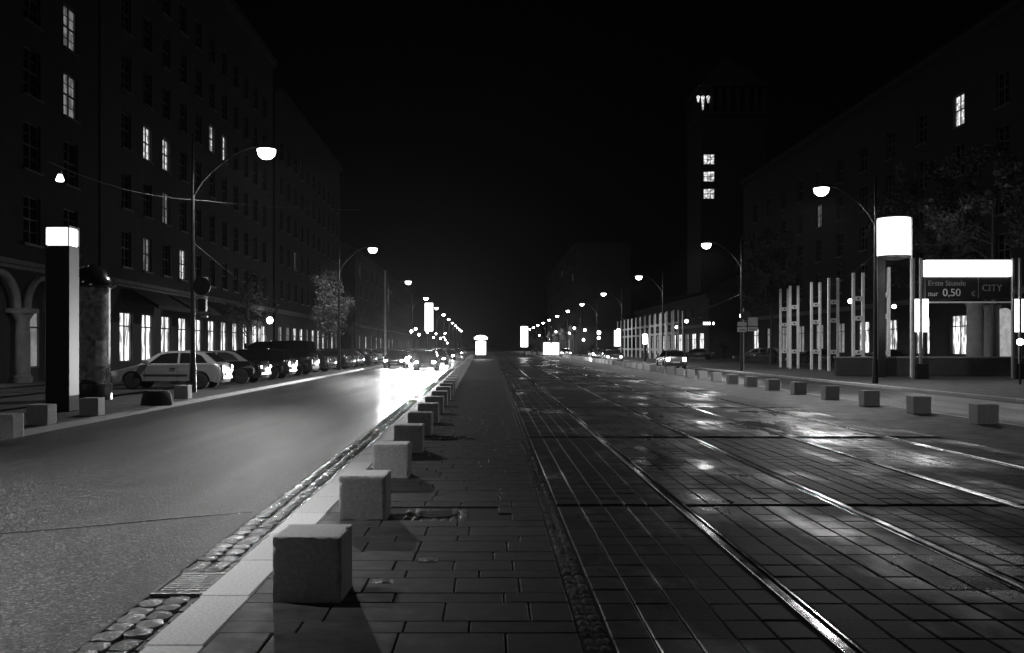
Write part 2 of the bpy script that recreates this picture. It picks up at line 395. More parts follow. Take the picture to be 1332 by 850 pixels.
# track bed
strip('mortar_strip', .62, 7.75, -.022, M['joint'])
mb = MB(); y = 2.6
while y < 60:
    ln = random.uniform(.07, .14)
    for c in range(2):
        rough_stone(mb, .48+c*.075, .55+c*.075, y, y+ln-.01, -.03, -.004+random.uniform(-.006, .004), .008)
    y += ln
o = mb.build('edging_stones', mat('edging', .05, .7, var=.4, vscale=20, bump=.6, island=.4), smooth=50); o['kind'] = 'structure'
RAILS = [1.82, 3.44, 5.11, 6.83]
def spans():
    xs = [.635]
    for i, r in enumerate(RAILS):
        if i % 2 == 0: xs += [r-.065, r+.085]      # groove lies on the inner side
        else: xs += [r-.085, r+.065]
    xs += [7.75]; return [(xs[k], xs[k+1]) for k in range(0, len(xs), 2)]
GAPS = [(9.35, .16), (16.3, .42), (24.5, .3), (34, .4), (46, .4)]
mb = MB()
panel = {}
for si, (a, b) in enumerate(spans()):
    n = max(1, round((b-a)/.235)); wd = (b-a)/n
    y = 2.7; row = 0
    while y < 62:
        gp = next((g for g in GAPS if g[0] <= y+.01 < g[0]+g[1]), None)
        if gp: y = gp[0]+gp[1]; row = 0; continue
        L = .345
        nxt = [g[0] for g in GAPS if y < g[0] < y+L+.1]
        if nxt: L = max(.2, nxt[0]-y)
        key = (si, int(y//2.3))
        if key not in panel: panel[key] = (random.gauss(0, .003), random.gauss(0, .004))
        pt = panel[key]
        for c in range(n):
            x0 = a+wd*c+.005; x1 = a+wd*(c+1)-.005; y0 = y+.005; y1 = y+L-.005
            tx = random.gauss(0, .004)+pt[0]; ty = random.gauss(0, .011)+pt[1]
            zc = random.uniform(-.002, .001)
            def zz(x, yv): return zc+tx*(x-(x0+x1)/2)+ty*(yv-(y0+y1)/2)
            e = .008
            pts = [(x0, y0, -.03), (x1, y0, -.03), (x1, y1, -.03), (x0, y1, -.03)]
            pts += [(p[0], p[1], zz(p[0], p[1])-.006) for p in pts[:4]]
            pts += [(p[0], p[1], zz(p[0], p[1])) for p in ((x0+e, y0+e), (x1-e, y0+e), (x1-e, y1-e), (x0+e, y1-e))]
            vs = [mb.bm.verts.new(p) for p in pts]
            for q in ((0,1,5,4),(1,2,6,5),(2,3,7,6),(3,0,4,7),(4,5,9,8),(5,6,10,9),(6,7,11,10),(7,4,8,11),(8,9,10,11)): mb.bm.faces.new([vs[i] for i in q])
        y += L
o = mb.build('track_paving', M['tile']); o['kind'] = 'structure'
for a, b in spans():
    strip('track_paving', a, b, -.002, M['tile'], 62.2, 420)
names = ['nearest', 'second', 'third', 'farthest']
for i, r in enumerate(RAILS):
    s = 1 if i % 2 == 0 else -1
    t = empty('tram_rail', (r, 0, 0), names[i]+' tram rail from the walkway, polished steel in wet block paving', 'rail', 'tram rails')
    for nm, u0, u1, z0, z1, mm in (('rail_head', -.035, .03, -.05, .006, 'steel_rail'), ('groove', .03, .062, -.05, -.03, 'groove'), ('guard_lip', .062, .08, -.05, .0, 'steel_rail')):
        mb = MB(); lo, hi = sorted((u0*s, u1*s))
        segs = [-5, 20, 60, 140, 420]
        for ya, yb in zip(segs, segs[1:]):
            mb.box(lo, hi, ya, yb, z0, z1)
        bmesh.ops.remove_doubles(mb.bm, verts=mb.bm.verts[:], dist=.0005)
        es = [e for e in mb.bm.edges if all(abs(v.co.z-z1) < 1e-4 for v in e.verts) and abs(e.verts[0].co.x-e.verts[1].co.x) < 1e-5 and len(e.link_faces) == 2]
        if nm == 'rail_head': bmesh.ops.bevel(mb.bm, geom=es, offset=.008, segments=3, affect='EDGES')
        mb.build(nm, M[mm], t, smooth=60)

# ------------------------------------------------------------------ granite blocks
from mathutils import noise
def block_mesh(seed):
    b = bmesh.new(); bmesh.ops.create_cube(b, size=1)
    bmesh.ops.subdivide_edges(b, edges=b.edges[:], cuts=22, use_grid_fill=True)
    o = Vector((seed*7.3, seed*3.1, seed))
    for v in b.verts:
        p = v.co.copy(); e = sum(1 for c in p if abs(c) > .49)
        q = Vector((p.x*.42, p.y*.42, p.z*.42+.19))
        n = noise.noise(p*9+o)*.5+noise.noise(p*27+o)*.35
        d = .0006*noise.noise(p*14+o*2)
        if e >= 2:
            chip = max(0, noise.noise(p*5+o*3)-.18)*.05
            d += .004+.004*n+chip
        q -= Vector((math.copysign(1, p.x)*(abs(p.x) > .49), math.copysign(1, p.y)*(abs(p.y) > .49), math.copysign(1, p.z)*(abs(p.z) > .49)))*d
        v.co = q
    me = bpy.data.meshes.new('granite_block'); b.to_mesh(me); b.free(); me.materials.append(M['granite'])
    me.polygons.foreach_set('use_smooth', [True]*len(me.polygons)); me.set_sharp_from_angle(angle=R(50)); return me
BLK = [block_mesh(k) for k in range(1, 6)]
def block(x, y, z, label, group, rz=0):
    o = bpy.data.objects.new('granite_block', random.choice(BLK)); C.objects.link(o)
    o.location = (x, y, z); o.rotation_euler = (random.uniform(-.008, .008), random.uniform(-.008, .008), rz+random.uniform(-.03, .03)); tag(o, label, 'granite block', group)
for i in range(46):
    Y = 5.84+.21+2.76*i
    x = -1.25+.21+SL*Y
    lb = (ordn(i+1)+' pale granite block from the front, on the walkway kerb beside the left road') if i < 22 else 'tiny far granite block of the left kerb row, past the twenty-second'
    block(x, Y, 0, lb, 'granite blocks along the walkway kerb')
block(-1.25+.3-.05, 3.35, -.38+.0, 'granite block cut off by the bottom edge of the picture', 'granite blocks along the walkway kerb')
for i in range(44):
    Y = 19.6+3.05*i
    lb = (ordn(i+1)+' granite block from the right edge, on the median beyond the tram tracks') if i < 20 else 'tiny far granite block of the right median row, past the twentieth'
    block(9.62+.21+.01*Y, Y, 0, lb, 'granite blocks beyond the tram tracks')
for (px, py, lb) in ((8, 570, 'granite block at the left picture edge on the far pavement'), (54, 553, 'granite block standing in front of the black lit pylon'),
                     (120, 541, 'granite block in front of the poster column'), (238, 519, 'granite block in front of the silver hatchback')):
    Y = F*CH/(py-HY)+.2; block((px-VX)*Y/F, Y, 0, lb, 'granite blocks on the far left pavement')
Y = 26.0; mb = MB(); mb.lathe([(.42, -.02), (.42, .05), (.36, .3), (.30, .37), (.1, .40)], n=14)
o = mb.build('concrete_foot', M['plaster_b'], smooth=40); o.location = ((204-VX)*Y/F, Y, 0); tag(o, 'low dark rounded concrete foot on the pavement before the silver hatchback', 'concrete foot')

# ------------------------------------------------------------------ street lamps
def spot(name, loc, power, angle, blend, size, parent=None, rot=(0, 0, 0)):
    d = bpy.data.lights.new(name, 'SPOT'); d.energy = power; d.spot_size = R(angle); d.spot_blend = blend; d.shadow_soft_size = size
    o = bpy.data.objects.new(name, d); C.objects.link(o); o.location = loc; o.rotation_euler = rot
    if parent: o.parent = parent
    return o
def street_lamp(px_, Y, arm, power, label, group, h=8.25, far=False, cone=168):
    t = empty('street_lamp', (px_, Y, 0), label, 'street lamp', group)
    mb = MB(); mb.tube([(0, 0, 0), (0, 0, 1.0)], [.13, .11], 12); mb.tube([(0, 0, 1.0), (0, 0, h+.6)], [.085, .05], 12)
    mb.build('pole', M['dark_metal'], t, smooth=40)
    a = MB(); pts = []
    for k in range(9):
        u = k/8; pts.append((arm*u, 0, h-1.5+1.85*math.sin(u*math.pi/2)**.8 - .12*u))
    a.tube(pts, [.04]*9, 8); a.build('arm', M['dark_metal'], t, smooth=60)
    s = 1 if arm > 0 else -1
    b = MB(); b.lathe([(.05, .36), (.14, .30), (.30, .16), (.34, .10), (.34, .08)], c=(arm, 0, h), n=20); b.build('lamp_housing', M['grey_metal'], t, smooth=50)
    g = MB(); g.lathe([(.31, .08), (.31, .02), (.27, -.12), (.16, -.22), (.03, -.25)], c=(arm, 0, h), n=20)
    g.build('lamp_glass', M['g_far'] if far else M['g_lamp'], t, smooth=60)
    if power: spot('lamp_light', (arm, 0, h-.27), power, cone, .25 if cone > 150 else .8, .16, t)
    return t
YL = [33, 66, 99, 132, 165, 198, 231, 264, 297, 330, 363, 396]
for i, Y in enumerate([8.2]+YL):  # first one is added out of view, stronger and narrower, for kerb and blocks
    n = i
    lb = (ordn(n)+' street lamp of the left row counted from the front') if n > 0 else 'added unseen lamp beyond the left picture edge, lighting kerb and block tops'
    x = -7.3+SL*Y
    street_lamp(-10.05+SL*Y*.5, Y, x-(-10.05+SL*Y*.5), LAMP_L*(4.6 if n <= 0 else 1), lb, 'street lamps of the left row', far=n > 5, cone=98 if n <= 0 else 168)
YR = [41, 63, 92, 121, 150, 178, 207, 236, 265, 294, 325, 356, 390]
for i, Y in enumerate([15.5]+YR):  # first one is an added unseen lamp to brighten right blocks and tracks
    lb = (ordn(i)+' street lamp of the right row counted from the right' if i else 'added unseen lamp beyond the right picture edge, lighting the right block fronts')
    street_lamp(16.35, Y, -2.3, LAMP_R*(1 if i else .1), lb, 'street lamps of the right row', far=i > 5)

# ------------------------------------------------------------------ buildings
def project(x, y, z): return VX+x/y*F, HY-(z-CH)/y*F
def text_obj(s, size, m, parent, loc, rot, name='lettering', ext=.01, align='LEFT'):
    cu = bpy.data.curves.new('tmp', 'FONT'); cu.body = s; cu.size = size; cu.extrude = ext; cu.align_x = align
    tmp = bpy.data.objects.new('tmp', cu); C.objects.link(tmp); bpy.context.view_layer.update()
    me = bpy.data.meshes.new_from_object(tmp.evaluated_get(bpy.context.evaluated_depsgraph_get())); bpy.data.objects.remove(tmp)
    me.name = name; me.materials.clear(); me.materials.append(m)
    o = bpy.data.objects.new(name, me); C.objects.link(o); o.parent = parent; o.location = loc; o.rotation_euler = rot
    return o

def building(label, xf, y0, y1, H, side, floors, pitch, ww, wh, wm, lit=(), dim=(), shops=None, depth=12, cornice=5.2, arcade=False, off=None, shear=SL, roofh=3.0):
    """side=+1: facade looks towards +X (left of the street); -1: towards -X."""
    t = empty('building', (xf+shear*y0, y0, 0), label, 'building', rz=-math.atan(shear) if shear else 0)
    L = y1-y0
    # u runs along the street, local coords: x = 0 facade plane, -side*depth behind
    ops = []
    n = int((L-1)//pitch); st = (L-n*pitch)/2+pitch/2 if off is None else off
    us = [st+pitch*k for k in range(n) if st+pitch*k+ww/2 < L-.3]
    for z in floors:
        for u in us: ops.append((u-ww/2, u+ww/2, z-wh/2, z+wh/2, 'w'))
    gs = []
    if shops:
        sw, sh, sb = shops
        for u in us: gs.append((u-sw/2, u+sw/2, sb, sb+sh, 's'))
    allo = ops+gs
    mb = MB()
    cu = sorted({0, L}|{o[0] for o in allo}|{o[1] for o in allo}); cz = sorted({0, H}|{o[2] for o in allo}|{o[3] for o in allo})
    for a, b in zip(cu, cu[1:]):
        for c, d in zip(cz, cz[1:]):
            if b-a < 1e-6 or d-c < 1e-6: continue
            mu, mz = (a+b)/2, (c+d)/2
            if any(o[0] < mu < o[1] and o[2] < mz < o[3] for o in allo): continue
            mb.quad((0, a, c), (0, b, c), (0, b, d), (0, a, d))
    rd = -side*.3
    for o in allo:
        u0, u1, z0, z1 = o[:4]
        mb.quad((0, u0, z0), (rd, u0, z0), (rd, u0, z1), (0, u0, z1)); mb.quad((0, u1, z0), (rd, u1, z0), (rd, u1, z1), (0, u1, z1))
        mb.quad((0, u0, z0), (0, u1, z0), (rd, u1, z0), (rd, u0, z0)); mb.quad((0, u0, z1), (0, u1, z1), (rd, u1, z1), (rd, u0, z1))
    B = -side*depth
    mb.quad((0, 0, 0), (B, 0, 0), (B, 0, H), (0, 0, H)); mb.quad((0, L, 0), (B, L, 0), (B, L, H), (0, L, H)); mb.quad((B, 0, 0), (B, L, 0), (B, L, H), (B, 0, H))
    mb.build('wall', wm, t)
    r = MB(); e = side*.5
    vs = [r.bm.verts.new(p) for p in ((e, -.2, H+.02), (e, L+.2, H+.02), (B, L+.2, H+.02), (B, -.2, H+.02), (B/2, 1, H+roofh), (B/2, L-1, H+roofh))]
    for q in ((0,1,5,4),(1,2,5),(2,3,4,5),(3,0,4),(0,3,2,1)): r.bm.faces.new([vs[i] for i in q])
    r.build('roof', M['roof'], t)
    for z, pr, hh in ((cornice, .32, .22), (H-.5, .45, .4)):
        c = MB(); lo, hi = sorted((side*.003, side*pr)); c.box(lo, hi, .01, L-.01, z, z+hh); lo, hi = sorted((side*.003, side*pr*.5)); c.box(lo, hi, .02, L-.02, z-.18, z-.002)
        c.build('cornice', M['stone'] if z < 6 else wm, t)
    # which windows are lit
    def wc(o): 
        p = t.location; return project(p.x+shear*(o[0]+o[1])/2, p.y+(o[0]+o[1])/2, (o[2]+o[3])/2)
    lits = set(); dims = set()
    for L_, S_ in ((lit, lits), (dim, dims)):
        for (px, py) in L_:
            best = min(range(len(ops)), key=lambda k: (wc(ops[k])[0]-px)**2+(wc(ops[k])[1]-py)**2)
            S_.add(best)
    for k, o in enumerate(ops+gs):
        u0, u1, z0, z1, kd = o
        shop = kd == 's'
        f = MB(); w_ = .07; xa, xb = sorted((rd*.65, rd*.65+side*.08))
        f.box(xa, xb, u0, u0+w_, z0, z1); f.box(xa, xb, u1-w_, u1, z0, z1); f.box(xa, xb, u0+w_, u1-w_, z0, z0+w_); f.box(xa, xb, u0+w_, u1-w_, z1-w_, z1)
        f.box(xa, xb, (u0+u1)/2-.035, (u0+u1)/2+.035, z0+w_, z1-w_)
        zt = z0+(z1-z0)*(.72 if shop else .52); g = .003*side
        f.box(xa+.004, xb-.004, u0+w_, u1-w_, zt-.04, zt+.04)
        if not shop:
            for q in (.26, .76): f.box(xa+.02, xb-.02, u0+w_, u1-w_, z0+(z1-z0)*q-.015, z0+(z1-z0)*q+.015)
            xs, xe = sorted((side*.003, side*.12)); f.box(xs, xe, u0-.1, u1+.1, z0-.12, z0-.004)
        fo = f.build('window', M['frame'], t)
        p = MB(); X = rd*.8
        p.quad((X, u0, z0), (X, u1, z0), (X, u1, z1), (X, u0, z1))
        if shop: pm = M['g_shop'] if random.random() < SHOPLIT else M['g_dim']
        else: pm = M['g_window'] if k in lits else (M['g_dim'] if k in dims else M['dark_glass'])
        p.build('pane', pm, fo)
    if arcade:
        k = 0; u = us[0]-pitch/2
        while u < L:
            c = MB(); c.lathe([(.42, 0), (.42, .25), (.33, .35), (.31, 2.2), (.29, 2.7), (.36, 2.85), (.5, 3.05)], c=(side*.55, u, 0), n=20); c.build('column', M['stone'], t, smooth=40)
            c = MB(); c.box(*sorted((side*.05, side*1.05)), u-.5, u+.5, 3.05, 3.25); 
            c.build('capital', M['stone'], t); u += pitch
        # arches as a moulded band above each bay
        a = MB()
        for u in us:
            rr = pitch/2-.45
            pts = [(side*.55, u+rr*math.cos(v), 3.25+rr*.9*math.sin(v)) for v in [math.pi*k/14 for k in range(15)]]
            a.tube(pts, .16, 6)
        a.build('arch_moulding', M['stone'], t, smooth=60)
    return t
SHOPLIT = .5
XF = -20.6
b1 = building('dark near-left stone building with pale arcade columns at street level', XF, 24, 52, 34, 1, [7.4, 10.8, 14.2, 17.6, 21.0, 24.4, 27.8, 31.2], 4.2, 1.7, 2.2, M['plaster'],
         lit=[(3, 130)], dim=[(70, 115), (110, 60), (0, 250)], shops=(2.0, 2.6, .6), arcade=True)
SHOPLIT = .95
b2 = building('tall dark building behind the silver hatchback with lit shop windows and awnings', XF, 52.3, 96, 30, 1, [7.3, 10.7, 14.2, 17.6, 21.0, 24.5], 3.6, 1.5, 2.1, M['plaster_b'],
         lit=[(195, 192), (219, 205), (271, 185), (287, 195), (242, 347)], dim=[(222, 280), (195, 340)], shops=(2.1, 2.9, .7))
SHOPLIT = .7
b3 = building('dark building with lit wall lantern and shop windows beyond the first lit tree', XF, 97, 142, 28, 1, [7.6, 11.2, 14.8, 18.4, 22.0], 3.9, 1.4, 2.0, M['plaster'],
         lit=[(383, 348)], shops=(2.4, 3.2, .5))
b4 = building('distant left-hand building block far down the street', XF, 160, 290, 18, 1, [7.6, 11.2, 14.8], 9, 2, 2, M['plaster'], lit=[(449, 300)], shops=(3, 3, .5))
SHOPLIT = .6
b5 = building('dark right-hand building with lit ground floor windows behind the light frames', 34, 46, 130, 24, -1, [8, 11.6, 15.2, 18.8], 6.0, 1.6, 2.3, M['plaster'],
         lit=[(1260, 146)], dim=[(1068, 290)], shops=(2.6, 2.9, 1.0), shear=0)
b5b = building('low right-hand building with lit shop row behind the road signs', 30, 133, 200, 9, -1, [6.6], 5.2, 1.4, 1.4, M['plaster_b'], shops=(3.4, 3.2, .4), shear=0, cornice=4.6)
b6 = building('distant right-hand block with a few lit top windows at the street end', 19, 215, 330, 25, -1, [7.5, 11, 14.5, 18, 21.5], 11.5, 3, 1.7, M['plaster'],
         lit=[(735, 357), (742, 356)], shops=(4, 3, .5), shear=0, roofh=.3)
# tower with belfry
t = empty('tower', (36.5, 150, 0), 'tall dark tower with three lit windows one above another, belfry lights on top', 'tower')
mb = MB(); mb.box(-5, 5, -5, 5, 0, 36.5); mb.box(-5.3, 5.3, -5.3, 5.3, 36.52, 37.1)
mb.build('wall', M['plaster'], t)
mb = MB()
for k in range(8):
    for s in (-1, 1):
        mb.box(-5+k*1.36, -4.5+k*1.36, s*4.6-.3, s*4.6+.3, 37.12, 41); mb.box(s*4.6-.3, s*4.6+.3, -5+k*1.36, -4.5+k*1.36, 37.12, 41.0)
mb.build('belfry', M['plaster'], t)
mb = MB(); vs = [mb.bm.verts.new(p) for p in ((-5.4, -5.4, 41.02), (5.4, -5.4, 41.02), (5.4, 5.4, 41.02), (-5.4, 5.4, 41.02), (0, 0, 47))]
for q in ((0,1,4),(1,2,4),(2,3,4),(3,0,4),(3,2,1,0)): mb.bm.faces.new([vs[i] for i in q])
mb.build('roof', M['roof'], t)
for k, z in enumerate((24.7, 27.3, 29.9)):
    mb = MB(); x = at(922, 0, 145).x-36.5
    for i in range(4): mb.box(x-.85+i*.54, x-.77+i*.54, -5.1, -5.003, z-.8, z+.8)
    for i in range(3): mb.box(x-.77, x+.85, -5.09, -5.005, z-.8+i*.76, z-.72+i*.76)
    f = mb.build('window', M['dark_metal'], t)
    mb = MB(); mb.box(x-.8, x+.8, -5.04, -5.004, z-.78, z+.78); mb.build('pane', M['g_window'], f)
for px, hh in ((908, .8), (914, 1.9), (921, .9)):
    mb = MB(); x = at(px, 0, 145).x-36.5; mb.lathe([(.1, -hh), (.22, -.2), (.3, 0), (.1, .2)], c=(x, -5.1, 39.3), n=10); mb.build('lamp', M['g_window'], t)
# awnings over the shops, wall lantern, hoarding
for k in range(4):
    mb = MB(); u = 6.2+k*7.2
    mb.quad((.35, u-3, 5.0), (.35, u+3, 5.0), (2.1, u+3, 4.0), (2.1, u-3, 4.0)); mb.quad((2.1, u-3, 4.0), (2.1, u+3, 4.0), (2.1, u+3, 3.75), (2.1, u-3, 3.75))
    mb.quad((.35, u-3, 4.96), (2.08, u-3, 3.76), (2.1, u-3, 4.0), (.35, u-3, 5.0))
    mb.build('awning', M['awning'], b2)
t = empty('wall_lantern', at(351, 417, 90)+Vector((0, 0, 0)), 'bright globe lantern on the facade above the parked van', 'wall lantern')
mb = MB(); mb.lathe([(.05, -.32), (.2, -.25), (.32, 0), (.2, .25), (.05, .32)], n=16); mb.build('globe', M['g_lamp'], t, smooth=60)
mb = MB(); mb.tube([(-2.0, 0, .5), (0, 0, .5), (0, 0, .3)], .03, 8); mb.build('bracket', M['dark_metal'], t)
spot('lantern_light', (0, 0, -.4), 900, 165, .5, .2, t)

# ------------------------------------------------------------------ trees
def tree(name, base, h, cw, cz, ch, n, leafm, label, ls=.16, seed=1):
    rnd = random.Random(seed)
    t = empty(name, base, label, 'tree')
    mb = MB(); mb.tube([(0, 0, 0), (.05, .02, h*.25), (0, 0, h*.5), (.03, 0, h*.8)], [.16, .12, .09, .03], 9)
    tips = []
    for k in range(11):
        a = rnd.uniform(0, 6.28); z = rnd.uniform(h*.25, h*.75); r = cw*rnd.uniform(.5, .95)*(1-.5*max(0, (z-cz)/ch))
        e = Vector((r*math.cos(a), r*math.sin(a), min(h*.97, z+rnd.uniform(.6, 1.6))))
        mb.tube([(0, 0, z), e*.5+Vector((0, 0, z*.5+.1)), e], [.05, .03, .012], 6); tips.append(e)
        for q in range(2):
            e2 = e+Vector((rnd.uniform(-.7, .7), rnd.uniform(-.7, .7), rnd.uniform(.1, .8))); mb.tube([e*.8+Vector((0, 0, .1*z)), e2], [.02, .007], 5); tips.append(e2)
    mb.build('trunk', M['bark'], t, smooth=50)
    vs = []; fs = []
    cl = []
    for k in range(34):
        a = rnd.uniform(0, 6.28); u = rnd.uniform(-1, 1); rr = cw*math.sqrt(max(0, 1-u*u))*rnd.uniform(.35, 1)
        cl.append((Vector((rr*math.cos(a), rr*math.sin(a), cz+u*ch)), rnd.uniform(.35, .75)))
    cl += [(e, .45) for e in tips if e.z > cz-ch]
    for k in range(n):
        c, r = rnd.choice(cl)
        d = Vector((rnd.gauss(0, 1), rnd.gauss(0, 1), rnd.gauss(0, 1))).normalized()*r*rnd.uniform(.2, 1)**.6
        p = c+d; p.z = max(p.z, cz-ch*1.1)
        a = Vector((rnd.gauss(0, 1), rnd.gauss(0, 1), rnd.gauss(0, 1))).normalized(); b = a.cross(Vector((rnd.gauss(0, 1), rnd.gauss(0, 1), rnd.gauss(0, 1)))).normalized()
        s = ls*rnd.uniform(.6, 1.2); i = len(vs)
        vs += [p-a*s*.6, p+b*s*.35, p+a*s*.6, p-b*s*.35]; fs.append((i, i+1, i+2, i+3))
    raw('crown', vs, fs, leafm, t)
    return t
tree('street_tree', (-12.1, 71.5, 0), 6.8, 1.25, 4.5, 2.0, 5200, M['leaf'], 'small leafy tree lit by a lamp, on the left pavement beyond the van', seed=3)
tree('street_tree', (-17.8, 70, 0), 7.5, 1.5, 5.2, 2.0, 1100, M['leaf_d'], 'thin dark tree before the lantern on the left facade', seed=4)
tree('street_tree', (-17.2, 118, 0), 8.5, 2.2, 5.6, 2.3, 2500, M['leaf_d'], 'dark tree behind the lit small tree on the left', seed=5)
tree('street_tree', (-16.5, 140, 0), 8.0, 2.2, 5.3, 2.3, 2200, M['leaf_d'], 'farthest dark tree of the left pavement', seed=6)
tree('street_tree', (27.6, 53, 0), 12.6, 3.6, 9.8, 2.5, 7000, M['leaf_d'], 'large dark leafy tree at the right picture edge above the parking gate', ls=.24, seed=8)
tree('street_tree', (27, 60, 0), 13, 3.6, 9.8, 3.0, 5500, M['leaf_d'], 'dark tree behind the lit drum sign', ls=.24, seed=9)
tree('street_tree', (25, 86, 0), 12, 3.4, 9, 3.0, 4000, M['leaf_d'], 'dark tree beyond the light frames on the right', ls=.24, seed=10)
t = tree('bush', (8.9, 190, 0), 2.6, 1.5, 1.4, 1.2, 2500, M['leaf_d'], 'dark bush on the median at the street end', ls=.2, seed=11); t['category'] = 'bush'

# ------------------------------------------------------------------ street furniture, left
t = empty('info_pylon', (at(81, 535, 23.3).x, 23.3, 0), 'tall square black pylon with a white lit glass head on the left pavement', 'pylon')
mb = MB(); mb.box(-.29, .29, -.29, .29, 0, 4.0, .02); mb.build('shaft', M['trim'], t)
mb = MB(); mb.box(-.27, .27, -.27, .27, 4.005, 4.42, .02); mb.build('lit_head', M['g_panel'], t)
mb = MB()
for x in (-.28, .28):
    for y in (-.28, .28): mb.box(x-.015, x+.015, y-.015, y+.015, 4.0, 4.43)
mb.box(-.3, .3, -.3, .3, 4.425, 4.47, .01); mb.build('cap', M['dark_metal'], t)

t = empty('poster_column', (at(120, 520, 28.5).x, 28.5, 0), 'round advertising column with posters and domed dark cap beside the silver hatchback', 'advertising column')
mb = MB(); mb.lathe([(.56, 0), (.56, .45), (.52, .5), (.5, .5)], n=32); mb.build('base', M['dark_metal'], t, smooth=40)
mb = MB(); mb.lathe([(.5, .5), (.5, 3.3)], n=40); mb.build('poster_drum', M['poster'], t, smooth=40)
mb = MB(); mb.lathe([(.52, 3.3), (.66, 3.36), (.66, 3.44), (.55, 3.6), (.4, 3.85), (.15, 3.98), (.04, 4.05)], n=32); mb.build('cap', M['p_black'], t, smooth=50)
for a in (-2.2, -1.0, .2):
    mb = MB()
    pts = []
    x0 = math.cos(a); y0 = math.sin(a)
    vs = []
    for k in range(7):
        q = a+k*.12
        vs.append((mb.bm.verts.new((.507*math.cos(q), .507*math.sin(q), 1.0)), mb.bm.verts.new((.507*math.cos(q), .507*math.sin(q), 2.0+.3*math.sin(a)))))
    for (p, q), (r_, s_) in zip(vs, vs[1:]): mb.bm.faces.new((p, r_, s_, q))
    mb.build('poster', mat('poster_sheet', random.choice([.08, .3, .55]), .6, var=.6, vscale=5), t)

t = empty('round_sign', (at(263, 373, 32.4).x, 32.35, 0), 'dark round traffic sign seen from behind on the near left lamp pole', 'traffic sign')
mb = MB(); mb.tube([(0, -.02, 3.6), (0, .01, 3.6)], .3, 24); mb.build('sign_plate', M['dark_metal'], t)
mb = MB(); mb.box(-.13, .13, .0, .22, 2.75, 3.2, .02); mb.build('control_box', M['dark_metal'], t)
mb = MB()
for z in (2.6, 2.9, 3.25, 3.9): mb.lathe([(.12, -.03), (.125, 0), (.12, .03)], c=(.0, .3, z), n=14)
mb.build('clamp', M['grey_metal'], t)

# catenary poles and span wires
def wire(a, b, sag, label, r=.012):
    a = Vector(a); b = Vector(b); pts = []
    for k in range(17):
        u = k/16; p = a.lerp(b, u); p.z -= sag*4*u*(1-u); pts.append(p)
    mb = MB(); mb.tube(pts, r*.7, 5); o = mb.build('span_wire', M['wire'], smooth=60); tag(o, label, 'wire', 'span wires over the street'); return o
pA = Vector((-10.25, 33, 1.55+192*33/F)); 
wire(at(62, 210, 30), pA, .25, 'pale wire hanging from the left edge to the near left lamp pole', .014)
wire(pA, at(470, 273, 62), .12, 'pale wire running from the near left lamp pole away behind the lamp', .014)
wire((-10.2, 33, 5.1), (-20.5, 96, 6), .5, 'thin wire from the left lamp pole down to the facade', .012)
wire((16.3, 41, 5.5), (22.1, 66, 5.4), .3, 'wire running from the right lamp pole towards the light frames')
wire((16.3, 41, 5.9), (30, 46, 6.7), .05, 'wire from the right lamp pole over the lit parking gate')
wire((16.4, 63, 5.2), (33.8, 110, 6.2), .8, 'sagging wire between the right lamp pole and the right facade')
wire((16.4, 63, 5.1), (16.4, 121, 5.1), 1.0, 'sagging wire along the right lamp poles')
t = empty('pendant_lamp', at(78, 228, 30), 'small pendant lamp glowing on the wire above the black pylon', 'pendant lamp')
mb = MB(); mb.lathe([(.03, .25), (.06, .1), (.06, .02)], n=10); mb.build('lamp_fitting', M['dark_metal'], t)
mb = MB(); mb.lathe([(.06, .02), (.13, -.16), (.1, -.2), (.03, -.2)], n=12); mb.build('lamp_glass', M['g_panel'], t)
for i, (px, Y, zt) in enumerate(((501, 88, 8.6), (888, 118, 6), (403, 70, 0))):
    if zt == 0: continue
    o = MB().tube([(0, 0, 0), (0, 0, zt)], [.11, .07], 10).build('mast', M['light_metal'], smooth=60); o.location = ((px-VX)*Y/F, Y, 0)
    tag(o, ['pale bright mast beside the second left street lamp', 'thin pale mast before the low lit shop row on the right'][i], 'mast')

# lit advertising pillars and display cases
def lit_pillar(px, Y, z0, z1, wd, label):
    t = empty('lit_pillar', ((px-VX)*Y/F, Y, 0), label, 'lit pillar')
    MB().tube([(0, 0, 0), (0, 0, z0)], .12, 10).build('post', M['dark_metal'], t)
    mb = MB(); mb.box(-wd/2, wd/2, -.2, .2, z0, z1, .04); mb.build('light_box', M['g_panel'], t)
    mb = MB(); mb.box(-wd/2-.04, wd/2+.04, -.24, .24, z1+.003, z1+.1, .01); mb.box(-wd/2-.04, wd/2+.04, -.24, .24, z0-.1, z0-.003, .01); mb.build('cap', M['dark_metal'], t)
lit_pillar(558, 110, 3.4, 6.6, .9, 'tall white lit pillar among the left row lamps')
lit_pillar(682, 150, 1.6, 4.8, 1.1, 'tall white lit pillar in the middle distance right of the tracks')
lit_pillar(803, 118, 1.7, 3.6, .7, 'white lit display pillar at the near end of the far light frames')
lit_pillar(839, 105, 1.9, 3.0, .45, 'smaller lit display pillar behind the far light frames')
t = empty('display_case', (at(625.5, 0, 128).x, 128, 0), 'glowing poster display case with lit roof at the end of the walkway', 'display case')
mb = MB(); mb.box(-.66, .66, -.12, .12, .55, 2.35, .03); mb.build('light_box', M['g_panel'], t)
mb = MB(); mb.box(-.72, -.662, -.14, .14, 0, 2.45); mb.box(.662, .72, -.14, .14, 0, 2.45); mb.box(-.66, .66, -.14, .14, .42, .545); mb.box(-.66, .66, -.14, .14, 2.355, 2.45); mb.build('frame', M['dark_metal'], t)
mb = MB(); mb.lathe([(.2, 2.5), (.85, 2.6), (.9, 2.85), (.5, 3.1), (.1, 3.15)], n=20); mb.build('lit_crown', M['g_panel'], t, smooth=60)
